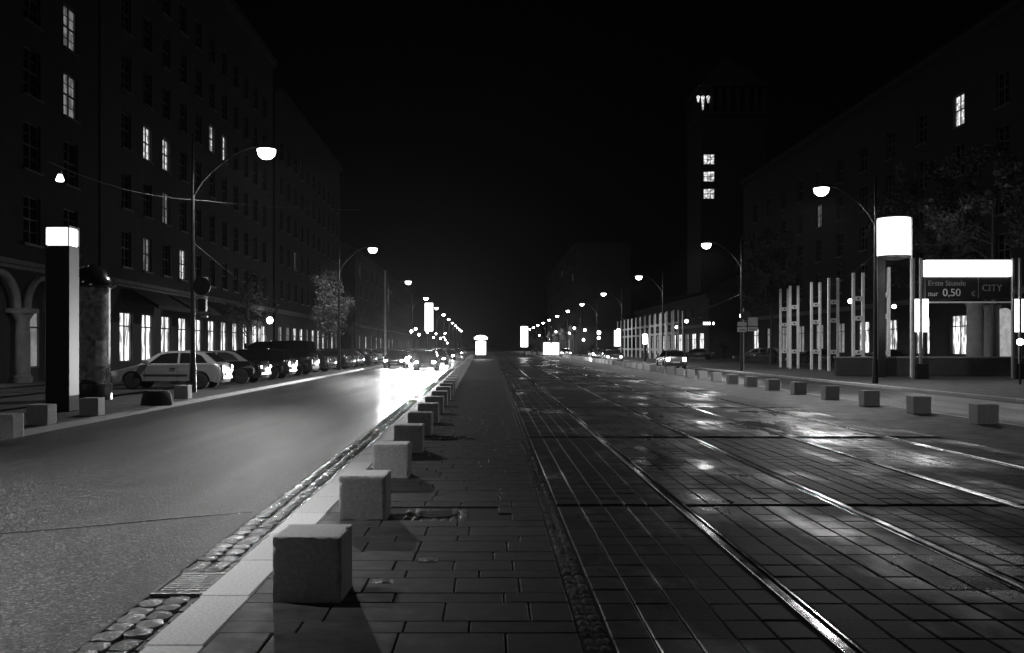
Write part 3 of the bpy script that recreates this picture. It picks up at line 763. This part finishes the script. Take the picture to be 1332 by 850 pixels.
t = empty('tram_shelter', (10.2, 165, 0), 'glass tram shelter with bright lit walls at the far end of the tracks', 'tram shelter')
mb = MB(); mb.box(-1.5, 1.5, -.7, .9, 2.4, 2.55, .02); mb.build('roof', M['dark_metal'], t)
for x in (-1.42, 0, 1.42): MB().box(x-.04, x+.04, .75, .83, 0, 2.4).build('post', M['dark_metal'], t)
for x in (-.71, .71): MB().box(x-.62, x+.62, .76, .8, .3, 2.3).build('lit_wall', M['g_panel'], t)

# ------------------------------------------------------------------ light frames (pairs of posts with cross blocks)
def light_frame(x, Y, label, h=6.05):
    t = empty('light_frame', (x, Y, 0), label, 'light frame', 'light frames on the right pavement')
    for s in (-1, 1):
        mb = MB(); mb.box(s*.29-.08, s*.29+.08, -.08, .08, 0, h, .012); mb.build('post', M['light_metal'], t)
    for z in (.9+.2, 3.15, 4.35):
        mb = MB(); mb.box(-.207, .207, -.06, .06, z, z+.28, .01); c = mb.build('cross_block', M['light_metal'], t)
        mb = MB(); mb.lathe([(.06, 0), (.05, .02)], n=12); q = mb.build('eye', M['dark_metal'], c); q.location = (0, -.06, z+.14); q.rotation_euler = (R(90), 0, 0)
for i, (x, Y) in enumerate(((22.0, 54), (22.1, 58), (22.2, 62.5), (22.4, 66.5), (22.1, 70.3), (22.5, 74))):
    light_frame(x, Y, ordn(i+1)+' light frame of two pale posts, counted leftward from the drum sign')
for i in range(13):
    light_frame(22.2, 116+4.3*i, ordn(i+1)+' post pair of the distant cluster of light frames, counted from the right')

# ------------------------------------------------------------------ drum sign and parking gate
Y0 = 50
t = empty('drum_sign', (at(1146, 0, Y0).x, Y0, 0), 'white lit drum sign raised on a dark mast before the right-hand building', 'sign')
MB().box(-.19, .19, -.15, .15, 0, 6.2, .02).build('mast', M['dark_metal'], t)
cx = at(1162.5, 0, Y0).x-t.location.x
mb = MB(); mb.lathe([(.80, 6.3), (.82, 6.34), (.82, 8.2), (.80, 8.24)], c=(cx, 0, 0), n=40); mb.build('lit_drum', M['g_drum'], t, smooth=40)
mb = MB(); mb.lathe([(.3, 6.1), (.84, 6.2), (.84, 6.296)], c=(cx, 0, 0), n=40); mb.lathe([(.84, 8.245), (.84, 8.3), (.3, 8.36)], c=(cx, 0, 0), n=40)
mb.build('rim', M['grey_metal'], t, smooth=40)
MB().box(cx+.86, cx+.95, -.04, .04, 0, 8.3).build('side_post', M['light_metal'], t)

t = empty('parking_gate', (at(1258, 0, 47).x, 47, 0), 'parking garage gate with white lit beam, dark price board and glowing post lamps', 'parking gate')
g = 47/F
def gx(px): return (px-1258)*g
def gz(py): return CH+(HY-py)*g
MB().box(gx(1203), gx(1313), -.15, .15, gz(360), gz(339), .01).build('lit_beam', M['g_panel'], t)
pb = MB().box(gx(1203), gx(1313), -.08, .08, gz(389), gz(361.5), .01).build('price_board', M['trim'], t)
MB().box(gx(1271), gx(1272), -.095, -.083, gz(388), gz(362)).build('board_divider', M['grey_metal'], t)
rot = (R(90), 0, 0)
text_obj('Erste Stunde', .36, M['text2'], pb, (gx(1206), -.085, gz(372)), rot)
text_obj('nur', .36, M['text'], pb, (gx(1206), -.085, gz(385.5)), rot)
text_obj('0,50', .52, M['text'], pb, (gx(1225), -.085, gz(385.5)), rot)
text_obj('€', .34, M['text2'], pb, (gx(1262), -.085, gz(385.5)), rot)
text_obj('CITY', .46, M['text2'], pb, (gx(1276), -.085, gz(379)), rot)
for a, b in ((1186, 1189.5), (1196, 1199), (1316, 1319), (1325, 1328)):
    MB().box(gx(a), gx(b), -.07, .07, 0, gz(336), .01).build('post', M['grey_metal'], t)
for a, b in ((1190, 1195), (1199.5, 1207), (1320, 1324.5), (1328.5, 1336)):
    MB().box(gx(a), gx(b), -.06, .06, gz(432), gz(389.5), .01).build('post_lamp', M['g_panel'], t)
for a, b in ((1190, 1207), (1319.5, 1336)):
    MB().box(gx(a), gx(b), -.12, .12, 0, .75, .02).build('foot_box', M['dark_metal'], t)
MB().box(gx(1190), gx(1324), -.05, .05, gz(394.5), gz(392.5)).build('rail', M['light_metal'], t)
# stair parapet and inner columns of the gate
t2 = empty('stair_parapet', (at(1255, 0, 52).x, 52, 0), 'low dark parapet wall running behind the parking gate', 'parapet')
MB().box(-7, 4, -.15, .15, 0, .95, .02).build('wall', M['plaster'], t2); MB().box(-7.05, 4.05, -.2, .2, .953, 1.05, .02).build('coping', M['stone'], t2)
for i, (px, y) in enumerate(((1268, 54), (1290, 58))):
    mb = MB(); mb.lathe([(.5, 0), (.45, .2), (.42, 3.8), (.55, 4.1)], n=20); o = mb.build('stone_pillar', M['stone'], smooth=40); o.location = (at(px, 0, y).x, y, 0)
    tag(o, ['pale stone pillar directly behind the parking price board', 'pale stone pillar right of the one behind the price board'][i], 'pillar')
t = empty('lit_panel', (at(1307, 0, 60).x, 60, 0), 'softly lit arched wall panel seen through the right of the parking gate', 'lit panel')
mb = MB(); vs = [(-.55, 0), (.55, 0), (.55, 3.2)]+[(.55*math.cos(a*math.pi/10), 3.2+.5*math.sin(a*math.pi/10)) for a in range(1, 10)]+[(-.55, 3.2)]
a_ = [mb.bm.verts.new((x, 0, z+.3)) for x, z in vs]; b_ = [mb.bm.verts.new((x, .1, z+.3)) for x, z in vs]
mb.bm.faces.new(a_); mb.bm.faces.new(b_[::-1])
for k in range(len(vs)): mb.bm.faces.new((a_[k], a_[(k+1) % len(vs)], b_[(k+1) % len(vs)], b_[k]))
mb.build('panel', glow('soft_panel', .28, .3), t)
MB().box(-.6, .6, -.02, .14, 0, .295).build('plinth', M['stone'], t)

# globe lamps on the right pavement
for px, py, Y, r, lb in ((965, 411, 90, .22, 'small globe lamp beside the road signs'), (893, 418, 130, .25, 'small globe lamp left of the lit shop sign'), (1106, 392, 66, .16, 'globe lamp among the light frames'),
                     (1327, 445, 40, .14, 'low bright lamp at the right picture edge'), (880, 426, 128, .2, 'faint lamp over the shop awning on the right'), (747, 427, 190, .25, 'distant single lamp above the far right median'),
                     (779, 433, 170, .35, 'low bright lamp in front of the distant right block'), (1163, 399, 72, .16, 'oval lamp behind the lit drum sign mast')):
    p = at(px, py, Y); t = empty('globe_lamp', (p.x, p.y, 0), lb, 'globe lamp')
    MB().tube([(0, 0, 0), (0, 0, p.z-r)], [.05, .03], 8).build('post', M['dark_metal'], t)
    mb = MB(); mb.lathe([(r*.3, -r*.95), (r*.8, -r*.6), (r, 0), (r*.8, r*.6), (r*.3, r*.95)], c=(0, 0, p.z), n=14); mb.build('globe', M['g_lamp'], t, smooth=60)

for k in range(22):
    side_ = -1 if k % 2 else 1; Y = 150+k*10.5; x = (17.6+random.uniform(0, 3)) if side_ > 0 else -10.8+SL*Y-random.uniform(0, 2); z = random.choice([3.2, 4.2, 5.0, 6.0])
    t = empty('globe_lamp', (x, Y, 0), ordn(k//2+1)+(' small far pavement lamp of the right side, counted away from the viewer' if side_ > 0 else ' small far pavement lamp of the left side, counted away from the viewer'), 'globe lamp', 'far pavement lamps')
    MB().tube([(0, 0, 0), (0, 0, z-.25)], [.05, .03], 8).build('post', M['dark_metal'], t)
    mb = MB(); r_ = .26; mb.lathe([(r_*.3, -r_*.95), (r_*.8, -r_*.6), (r_, 0), (r_*.8, r_*.6), (r_*.3, r_*.95)], c=(0, 0, z), n=12); mb.build('globe', M['g_far'], t, smooth=60)

# road signs on the second right lamp pole
t = empty('road_signs', (16.35, 62.8, 0), 'round sign above two pale rectangular boards on a pole, right pavement', 'traffic sign')
MB().tube([(.1, 0, 0), (.1, 0, 4.1)], .035, 8).build('post', M['grey_metal'], t)
mb = MB(); mb.tube([(.25, -.06, 3.62), (.25, -.03, 3.62)], .32, 24); mb.build('round_plate', M['dark_metal'], t)
for (a, b, c, d, m_) in ((-.32, .28, 2.92, 3.2, 'grey_metal'), (-.32, .28, 2.55, 2.86, 'text'), (.35, 1.0, 2.95, 3.5, 'grey_metal'), (.35, 1.0, 2.6, 2.88, 'text')):
    mb = MB(); mb.box(a, b, -.07, -.04, c, d, .005); s_ = mb.build('board', M[m_], t)
    if m_ == 'text':
        MB().box(a+.08, b-.08, -.078, -.073, c+.1, c+.16).build('arrow_bar', M['trim'], s_)
t = empty('shop_sign', at(922, 421, 131), 'row of small glowing letters over the low shop row on the right', 'shop sign')
for k in range(6):
    if k == 4: continue
    mb = MB(); mb.box(-.75+k*.26, -.57+k*.26, 0, .06, -.13, .13); 
    mb.box(-.75+k*.26+.05, -.57+k*.26-.05, -.02, -.002, -.2, .2); mb.build('letter', M['g_panel'], t)
MB().box(-.9, .95, .08, .14, -.3, .3).build('sign_board', M['dark_metal'], t)

# ------------------------------------------------------------------ cars
PROF = {
 'hatchback': dict(L=4.1, hw=.85, top=[(1.55, .78), (.98, .92), (-1.75, .98), (-1.98, .93)], cab=[(1.02, .90), (.32, 1.32), (.02, 1.40), (-.75, 1.43), (-1.35, 1.36), (-1.88, .95)],
               wins=[[(.62, .96), (.22, 1.27), (-.02, 1.33), (-.42, 1.345), (-.42, .96)], [(-.50, .96), (-.50, 1.345), (-1.0, 1.33), (-1.28, 1.24), (-1.52, .98)]], H=1.43),
 'saloon': dict(L=4.5, hw=.88, top=[(1.75, .76), (1.0, .93), (-1.45, .98), (-2.15, .95)], cab=[(1.08, .91), (.35, 1.32), (.05, 1.40), (-.7, 1.42), (-1.1, 1.35), (-1.75, .96)],
               wins=[[(.68, .96), (.27, 1.26), (.0, 1.33), (-.28, 1.335), (-.28, .97)], [(-.36, .97), (-.36, 1.335), (-.75, 1.33), (-1.05, 1.24), (-1.35, .99)]], H=1.42),
 'estate': dict(L=4.6, hw=.88, top=[(1.8, .77), (1.05, .94), (-2.1, 1.0), (-2.24, .95)], cab=[(1.12, .92), (.42, 1.36), (.1, 1.45), (-1.2, 1.47), (-1.9, 1.42), (-2.2, .98)],
               wins=[[(.74, .98), (.34, 1.3), (.05, 1.37), (-.2, 1.38), (-.2, .98)], [(-.28, .98), (-.28, 1.38), (-1.0, 1.39), (-1.0, .99)], [(-1.08, .99), (-1.08, 1.39), (-1.75, 1.35), (-1.98, 1.02)]], H=1.47),
 'van': dict(L=4.9, hw=.95, top=[(2.0, .95), (1.7, 1.08), (-2.2, 1.15), (-2.38, 1.1)], cab=[(1.75, 1.06), (1.05, 1.68), (.7, 1.86), (-1.5, 1.93), (-2.15, 1.88), (-2.34, 1.12)],
               wins=[[(1.35, 1.14), (.85, 1.62), (.5, 1.72), (.2, 1.72), (.2, 1.14)], [(.1, 1.14), (.1, 1.72), (-.95, 1.74), (-.95, 1.14)], [(-1.05, 1.14), (-1.05, 1.74), (-2.0, 1.72), (-2.1, 1.16)]], H=1.9),
}
def car(kind, paint, loc, rz, label, group, lights='off', power=0):
    P = PROF[kind]; L2 = P['L']/2; hw = P['hw']; belt = P['top'][1][1]
    t = empty('parked_car' if lights != 'drive' and 'parked' in label else 'car', loc, label, 'van' if kind == 'van' else 'car', group, rz)
    wr = .31; wx = (L2-.82, -L2+.80)
    def arc(cx, r, rev):
        ks = range(13); pts = []
        for k in ks:
            a = math.pi*k/12
            if wr*0.75+r*math.sin(a) >= 0: pts.append((cx+r*math.cos(math.pi-a), max(.2, wr+r*math.sin(a))))
        return pts
    base = [(-L2+.05, .24)]+arc(wx[1], .375, 0)+arc(wx[0], .375, 0)+[(L2-.06, .22)]
    prof = base+[(L2, .34), (L2+.01, .52), (L2-.06, .68)]+P['top']+[(-L2+.0, P['top'][-1][1]-.2), (-L2-.01, .5), (-L2+.02, .32)]
    arcn = range(1, len(base)-1)
    mb = MB(); rings = []
    for y, end, dz in ((-hw, .12, .05), (-hw+.03, .07, .02), (-hw+.1, .03, .0), (-hw+.35, 0, -.01), (hw-.35, 0, -.01), (hw-.1, .03, 0), (hw-.03, .07, .02), (hw, .12, .05)):
        rg = []
        for i, (x, z) in enumerate(prof):
            k = max(0, (abs(x)-(L2-.75))/.75); 
            if i in arcn: xx, zz = x, z
            else: xx = x-math.copysign(end*k*1.3, x); zz = z-(dz if z > .7 else -dz*.3)
            rg.append(mb.bm.verts.new((xx, y, zz)))
        rings.append(rg)
    n = len(prof)
    for a, b in zip(rings, rings[1:]):
        for k in range(n): mb.bm.faces.new((a[k], a[(k+1) % n], b[(k+1) % n], b[k]))
    mb.bm.faces.new(rings[0][::-1]); mb.bm.faces.new(rings[-1])
    body = mb.build('body', paint, t, smooth=35)
    # cabin
    cab = P['cab']; z0 = cab[0][1]; z1 = P['H']; w0 = hw-.05; w1 = hw-.24
    def cw(z): return w0+(w1-w0)*(z-z0)/(z1-z0)
    mb = MB(); a = [mb.bm.verts.new((x, -cw(z), z)) for x, z in cab]; c_ = [mb.bm.verts.new((x, 0, z+(.02 if 0 < i < len(cab)-1 else 0))) for i, (x, z) in enumerate(cab)]; b = [mb.bm.verts.new((x, cw(z), z)) for x, z in cab]
    mb.bm.faces.new(a); mb.bm.faces.new(b[::-1])
    for k in range(len(cab)-1): mb.bm.faces.new((a[k], a[k+1], c_[k+1], c_[k])); mb.bm.faces.new((c_[k], c_[k+1], b[k+1], b[k]))
    es = [e for e in mb.bm.edges if len(e.link_faces) == 2 and abs(abs(e.verts[0].co.y)-cw(e.verts[0].co.z)) < 1e-4 and abs(abs(e.verts[1].co.y)-cw(e.verts[1].co.z)) < 1e-4 and e.calc_face_angle(0) > .5]
    bmesh.ops.bevel(mb.bm, geom=es, offset=.045, segments=3, affect='EDGES')
    mb.build('cabin', paint, t, smooth=45)
    for w_ in P['wins']:
        for s in (-1, 1):
            mb = MB(); o_ = [mb.bm.verts.new((x, s*(cw(z)+.006), z)) for x, z in w_]; i_ = [mb.bm.verts.new((x, s*(cw(z)-.02), z)) for x, z in w_]
            mb.bm.faces.new(o_)
            for k in range(len(w_)): mb.bm.faces.new((o_[k], o_[(k+1) % len(w_)], i_[(k+1) % len(w_)], i_[k]))
            mb.build('side_window', M['dark_glass'], t)
    def screen(p, q, name):
        p = Vector((p[0], 0, p[1])); q = Vector((q[0], 0, q[1])); d = q-p; nrm = Vector((d.z, 0, -d.x)).normalized()*.012
        if nrm.z < 0: nrm = -nrm
        mb = MB(); lo = p+d*.10; hi = p+d*.93
        pts = []
        for v in (lo, hi):
            ww_ = cw(v.z)-.07; pts.append([(v.x+nrm.x, -ww_, v.z+nrm.z), (v.x+nrm.x, 0, v.z+nrm.z+.018), (v.x+nrm.x, ww_, v.z+nrm.z)])
        for k in (0, 1): mb.quad(pts[0][k], pts[0][k+1], pts[1][k+1], pts[1][k])
        mb.build(name, M['dark_glass'], t)
    screen(cab[0], cab[1], 'windscreen'); screen(cab[-1], cab[-2], 'rear_window')
    for x in wx:
        for s in (-1, 1):
            mb = MB(); mb.lathe([(.2, -.1), (.28, -.1), (.31, -.08), (.31, .07), (.28, .1), (.2, .1)], n=28)
            wo = mb.build('wheel', M['tyre'], t, smooth=40); wo.location = (x, s*(hw-.12), wr); wo.rotation_euler = (R(90), 0, 0)
            mb = MB(); mb.lathe([(.205, -.05), (.205, .095), (.19, .1), (.185, .07), (.05, .075)], n=24)
            for k in range(5):
                a = k*2*math.pi/5; b_ = bmesh.new(); bmesh.ops.create_cube(b_, size=1)
                mb.merge(b_, Matrix.Rotation(a, 4, 'Z') @ Matrix.Translation((.11, 0, .085)) @ Matrix.Diagonal((.17, .05, .03, 1)))
            ro = mb.build('rim', M['rim'], wo, smooth=40)
            if s > 0: ro.rotation_euler = (R(180), 0, 0)
    hz = .60 if kind != 'van' else .75
    for s in (-1, 1):
        mb = MB(); b_ = bmesh.new(); bmesh.ops.create_uvsphere(b_, u_segments=16, v_segments=10, radius=.5)
        mb.merge(b_, Matrix.Translation((L2-.085, s*(hw-.26), hz)) @ Matrix.Rotation(-.25*s, 4, 'Z') @ Matrix.Diagonal((.2, .34, .18, 1)))
        mb.build('headlight', M['g_head'] if lights in ('on', 'drive') else M['lens'], t, smooth=60)
        mb = MB(); mb.box(-L2-.02, -L2+.1, *sorted((s*(hw-.36), s*(hw-.1))), .62, .62+(.28 if kind != 'saloon' else .17), .02)
        mb.build('tail_light', M['g_tail'] if lights == 'tail' else mat_tail, t)
        mb = MB(); mb.box(cab[0][0]-.42, cab[0][0]-.22, *sorted((s*(hw+.0), s*(hw+.16))), belt+.02, belt+.16, .03); mb.box(cab[0][0]-.36, cab[0][0]-.3, *sorted((s*(hw-.1), s*(hw+.02))), belt+.03, belt+.07)
        mb.build('mirror', paint, t)
        mb = MB()
        xs_ = P['wins'][0][-1][0]
        mb.box(xs_+.05, xs_+.25, *sorted((s*(hw-.0), s*(hw+.03))), belt-.16, belt-.12, .008); mb.build('door_handle', M['trim'], t)
        mb = MB()
        for xx in (xs_-.02, P['wins'][0][0][0]+.12): mb.box(xx, xx+.012, *sorted((s*(hw-.02), s*(hw+.002))), .3, belt-.06)
        mb.box(-L2+1.25, L2-1.25, *sorted((s*(hw-.02), s*(hw+.014))), .5, .56, .006)
        mb.build('side_trim', M['trim'], t)
    mb = MB(); mb.box(L2-.04, L2+.03, -hw+.2, hw-.2, .30, .44, .015); mb.build('bumper_strip', M['trim'], t)
    mb = MB(); mb.box(-L2-.03, -L2+.04, -hw+.2, hw-.2, .36, .5, .015); mb.build('bumper_strip', M['trim'], t)
    MB().box(L2+.03, L2+.04, -.26, .26, .33, .43).build('number_plate', M['text'], t)
    mb = MB(); mb.box(-L2-.04, -L2-.03, -.26, .26, .5, .6); mb.build('number_plate', M['text'], t)
    if power:
        for s in (-1, 1):
            spot('headlight_beam', (L2+.12, s*(hw-.26), hz), power, 34, .8, .06, t, rot=(R(90-2.4), 0, R(-90)))
    return t
mat_tail = mat('tail_lens', .05, .35, coat=.3)
gp = 'cars parked along the left side'
car('hatchback', M['p_silver'], (at(215, 0, 35.3).x, 36.1, 0), R(181), 'silver three-door hatchback parked side-on behind the tall lamp pole', gp)
row = [('saloon', 'p_black', 41.5, 'black saloon parked directly right of the silver hatchback'), ('estate', 'p_black', 47, 'black estate car parked second right of the silver hatchback'),
       ('van', 'p_black', 53.5, 'black van parked highest in the left row'), ('hatchback', 'p_grey', 61, 'grey hatchback parked just beyond the black van'),
       ('estate', 'p_dark', 68, 'dark estate parked second beyond the black van'), ('hatchback', 'p_grey', 75, 'grey hatchback parked third beyond the black van'),
       ('saloon', 'p_dark', 82, 'dark saloon parked fourth beyond the black van'), ('hatchback', 'p_silver', 89, 'light hatchback parked fifth beyond the black van'),
       ('saloon', 'p_dark', 98, 'dark saloon parked sixth beyond the black van'), ('hatchback', 'p_grey', 106, 'grey hatchback parked seventh beyond the black van'),
       ('estate', 'p_dark', 115, 'far dark estate in the left parked row'), ('hatchback', 'p_silver', 126, 'farthest light hatchback in the left parked row')]
for k, (kd, pt, Y, lb) in enumerate(row):
    car(kd, M[pt], (-11.75+SL*Y*.4-.2*(kd == 'van'), Y, 0), R(180-14 if k > 2 else 180-4), lb, gp)
car('saloon', M['p_dark'], (-8.0-1.7, 101, 0), R(-90), 'dark saloon with lit headlights waiting by the left parked row', gp, lights='on')
# cars driving on the roads (the photograph shows their lights)
gd = 'cars driving on the left road'
for k, (kd, pt, lx, Y, lb, pw) in enumerate((('hatchback', 'p_dark', -3.8, 70, 'nearest oncoming car with blazing headlights on the left road', 2.2), ('saloon', 'p_dark', -6.7, 78, 'second oncoming car, a little behind the nearest one in the outer lane', .5), ('estate', 'p_dark', -3.9, 92, 'third oncoming car, inner lane of the left road', 0.4), ('saloon', 'p_grey', -6.7, 104, 'fourth oncoming car with headlights on the left road', .3),
        ('hatchback', 'p_dark', -3.9, 124, 'fifth oncoming car, inner lane of the left road', .25), ('saloon', 'p_dark', -6.7, 150, 'sixth oncoming car, outer lane far down the left road', .2),
        ('saloon', 'p_dark', -3.9, 180, 'farthest oncoming car on the left road', .15))):
    car(kd, M[pt], (lx+SL*Y, Y, -.12), R(-90), lb, gd, lights='drive', power=HEAD*pw)
gd = 'cars driving on the right road'
for k, (kd, pt, lx, Y, lb, pw) in enumerate((('hatchback', 'p_grey', 13.8, 74, 'nearest car driving away on the right road', 1), ('saloon', 'p_dark', 12.2, 98, 'second car driving away on the right road', 1),
        ('estate', 'p_dark', 13.9, 128, 'third car driving away on the right road', 1), ('saloon', 'p_grey', 12.6, 165, 'fourth car driving away far down the right road', 0))):
    car(kd, M[pt], (lx, Y, -.12), R(90), lb, gd, lights='tail', power=HEAD*.5*pw)
gp = 'cars parked on the right pavement'
for k, (kd, pt, x, Y, lb) in enumerate((('saloon', 'p_dark', 26, 64, 'dark saloon parked behind the third light frame'), ('hatchback', 'p_black', 26, 78, 'black hatchback parked left of the light frames'),
        ('estate', 'p_dark', 26.5, 96, 'dark estate parked right of the road signs'), ('saloon', 'p_dark', 26, 122, 'dark saloon parked before the low lit shop row'))):
    car(kd, M[pt], (x, Y, 0), R(180-20), lb, gp)

# ------------------------------------------------------------------ person on the left pavement
def person(loc, rz, label, h=1.78):
    t = empty('person', loc, label, 'person', rz=rz); s = h/1.78
    J = {'pel': (0, 0, .95), 'bel': (0, .01, 1.1), 'che': (0, .01, 1.32), 'nek': (0, .02, 1.48), 'nk2': (0, .0, 1.54), 'hed': (0, -.01, 1.62), 'top': (0, 0, 1.72),
         'shL': (.17, .02, 1.42), 'elL': (.24, .03, 1.14), 'wrL': (.24, -.06, .9), 'haL': (.235, -.09, .82), 'shR': (-.17, .02, 1.42), 'elR': (-.25, .04, 1.14), 'wrR': (-.23, -.05, .9), 'haR': (-.225, -.08, .82),
         'hiL': (.09, 0, .9), 'knL': (.11, -.02, .5), 'anL': (.12, .03, .09), 'toL': (.14, -.14, .04), 'hiR': (-.09, 0, .9), 'knR': (-.1, -.01, .5), 'anR': (-.11, .04, .09), 'toR': (-.13, -.13, .04)}
    rad = {'pel': .15, 'bel': .135, 'che': .155, 'nek': .07, 'nk2': .055, 'hed': .1, 'top': .085, 'shL': .075, 'elL': .05, 'wrL': .033, 'haL': .04, 'shR': .075, 'elR': .05, 'wrR': .033, 'haR': .04,
           'hiL': .1, 'knL': .065, 'anL': .045, 'toL': .035, 'hiR': .1, 'knR': .065, 'anR': .045, 'toR': .035}
    E = [('pel', 'bel'), ('bel', 'che'), ('che', 'nek'), ('nek', 'nk2'), ('nk2', 'hed'), ('hed', 'top'), ('che', 'shL'), ('shL', 'elL'), ('elL', 'wrL'), ('wrL', 'haL'), ('che', 'shR'), ('shR', 'elR'), ('elR', 'wrR'), ('wrR', 'haR'),
         ('pel', 'hiL'), ('hiL', 'knL'), ('knL', 'anL'), ('anL', 'toL'), ('pel', 'hiR'), ('hiR', 'knR'), ('knR', 'anR'), ('anR', 'toR')]
    ks = list(J); me = bpy.data.meshes.new('body'); me.from_pydata([tuple(c*s for c in J[k]) for k in ks], [(ks.index(a), ks.index(b)) for a, b in E], [])
    o = bpy.data.objects.new('body', me); C.objects.link(o); o.parent = t
    md = o.modifiers.new('skin', 'SKIN')
    for i, k in enumerate(ks):
        me.skin_vertices[0].data[i].radius = (rad[k]*s,)*2 if k not in ('che', 'bel', 'pel') else (rad[k]*1.05*s, rad[k]*.75*s)
        me.skin_vertices[0].data[i].use_root = (k == 'pel')
    o.modifiers.new('sub', 'SUBSURF').render_levels = 2
    me.materials.append(M['coat'])
    mb = MB(); b_ = bmesh.new(); bmesh.ops.create_uvsphere(b_, u_segments=16, v_segments=12, radius=.115*s)
    for v in b_.verts:
        if v.co.y < -.03 and v.co.z < .04: v.co.y = -.03
    mb.merge(b_, Matrix.Translation((0, .012, 1.675*s)) @ Matrix.Diagonal((.9, 1, 1.08, 1))); mb.build('hair', M['p_black'], t, smooth=60)
    mb = MB(); mb.lathe([(.30, .62), (.22, .9), (.19, 1.1), (.22, 1.35), (.17, 1.47), (.08, 1.5)], n=20)
    for v in mb.bm.verts: v.co.y *= .72; v.co *= s
    mb.build('coat', M['coat'], t, smooth=60)
    return t
person((at(311, 0, 56).x, 57.5, 0), R(100), 'dark-coated person standing behind the black cars before a lit shop window')

# ------------------------------------------------------------------ thin haze volume, added to spread a glow around the lamps
hm = bpy.data.materials.new('haze'); hm.use_nodes = True; hn = hm.node_tree.nodes; hn.remove(hn['Principled BSDF'])
pv = hn.new('ShaderNodeVolumePrincipled'); pv.inputs['Density'].default_value = .00004; pv.inputs['Color'].default_value = (.9, .9, .9, 1); pv.inputs['Anisotropy'].default_value = .8
hm.node_tree.links.new(pv.outputs[0], hn['Material Output'].inputs['Volume'])
hb = MB().box(-110, 110, -60, 470, -1.6, 60).build('haze', hm); hb['kind'] = 'stuff'
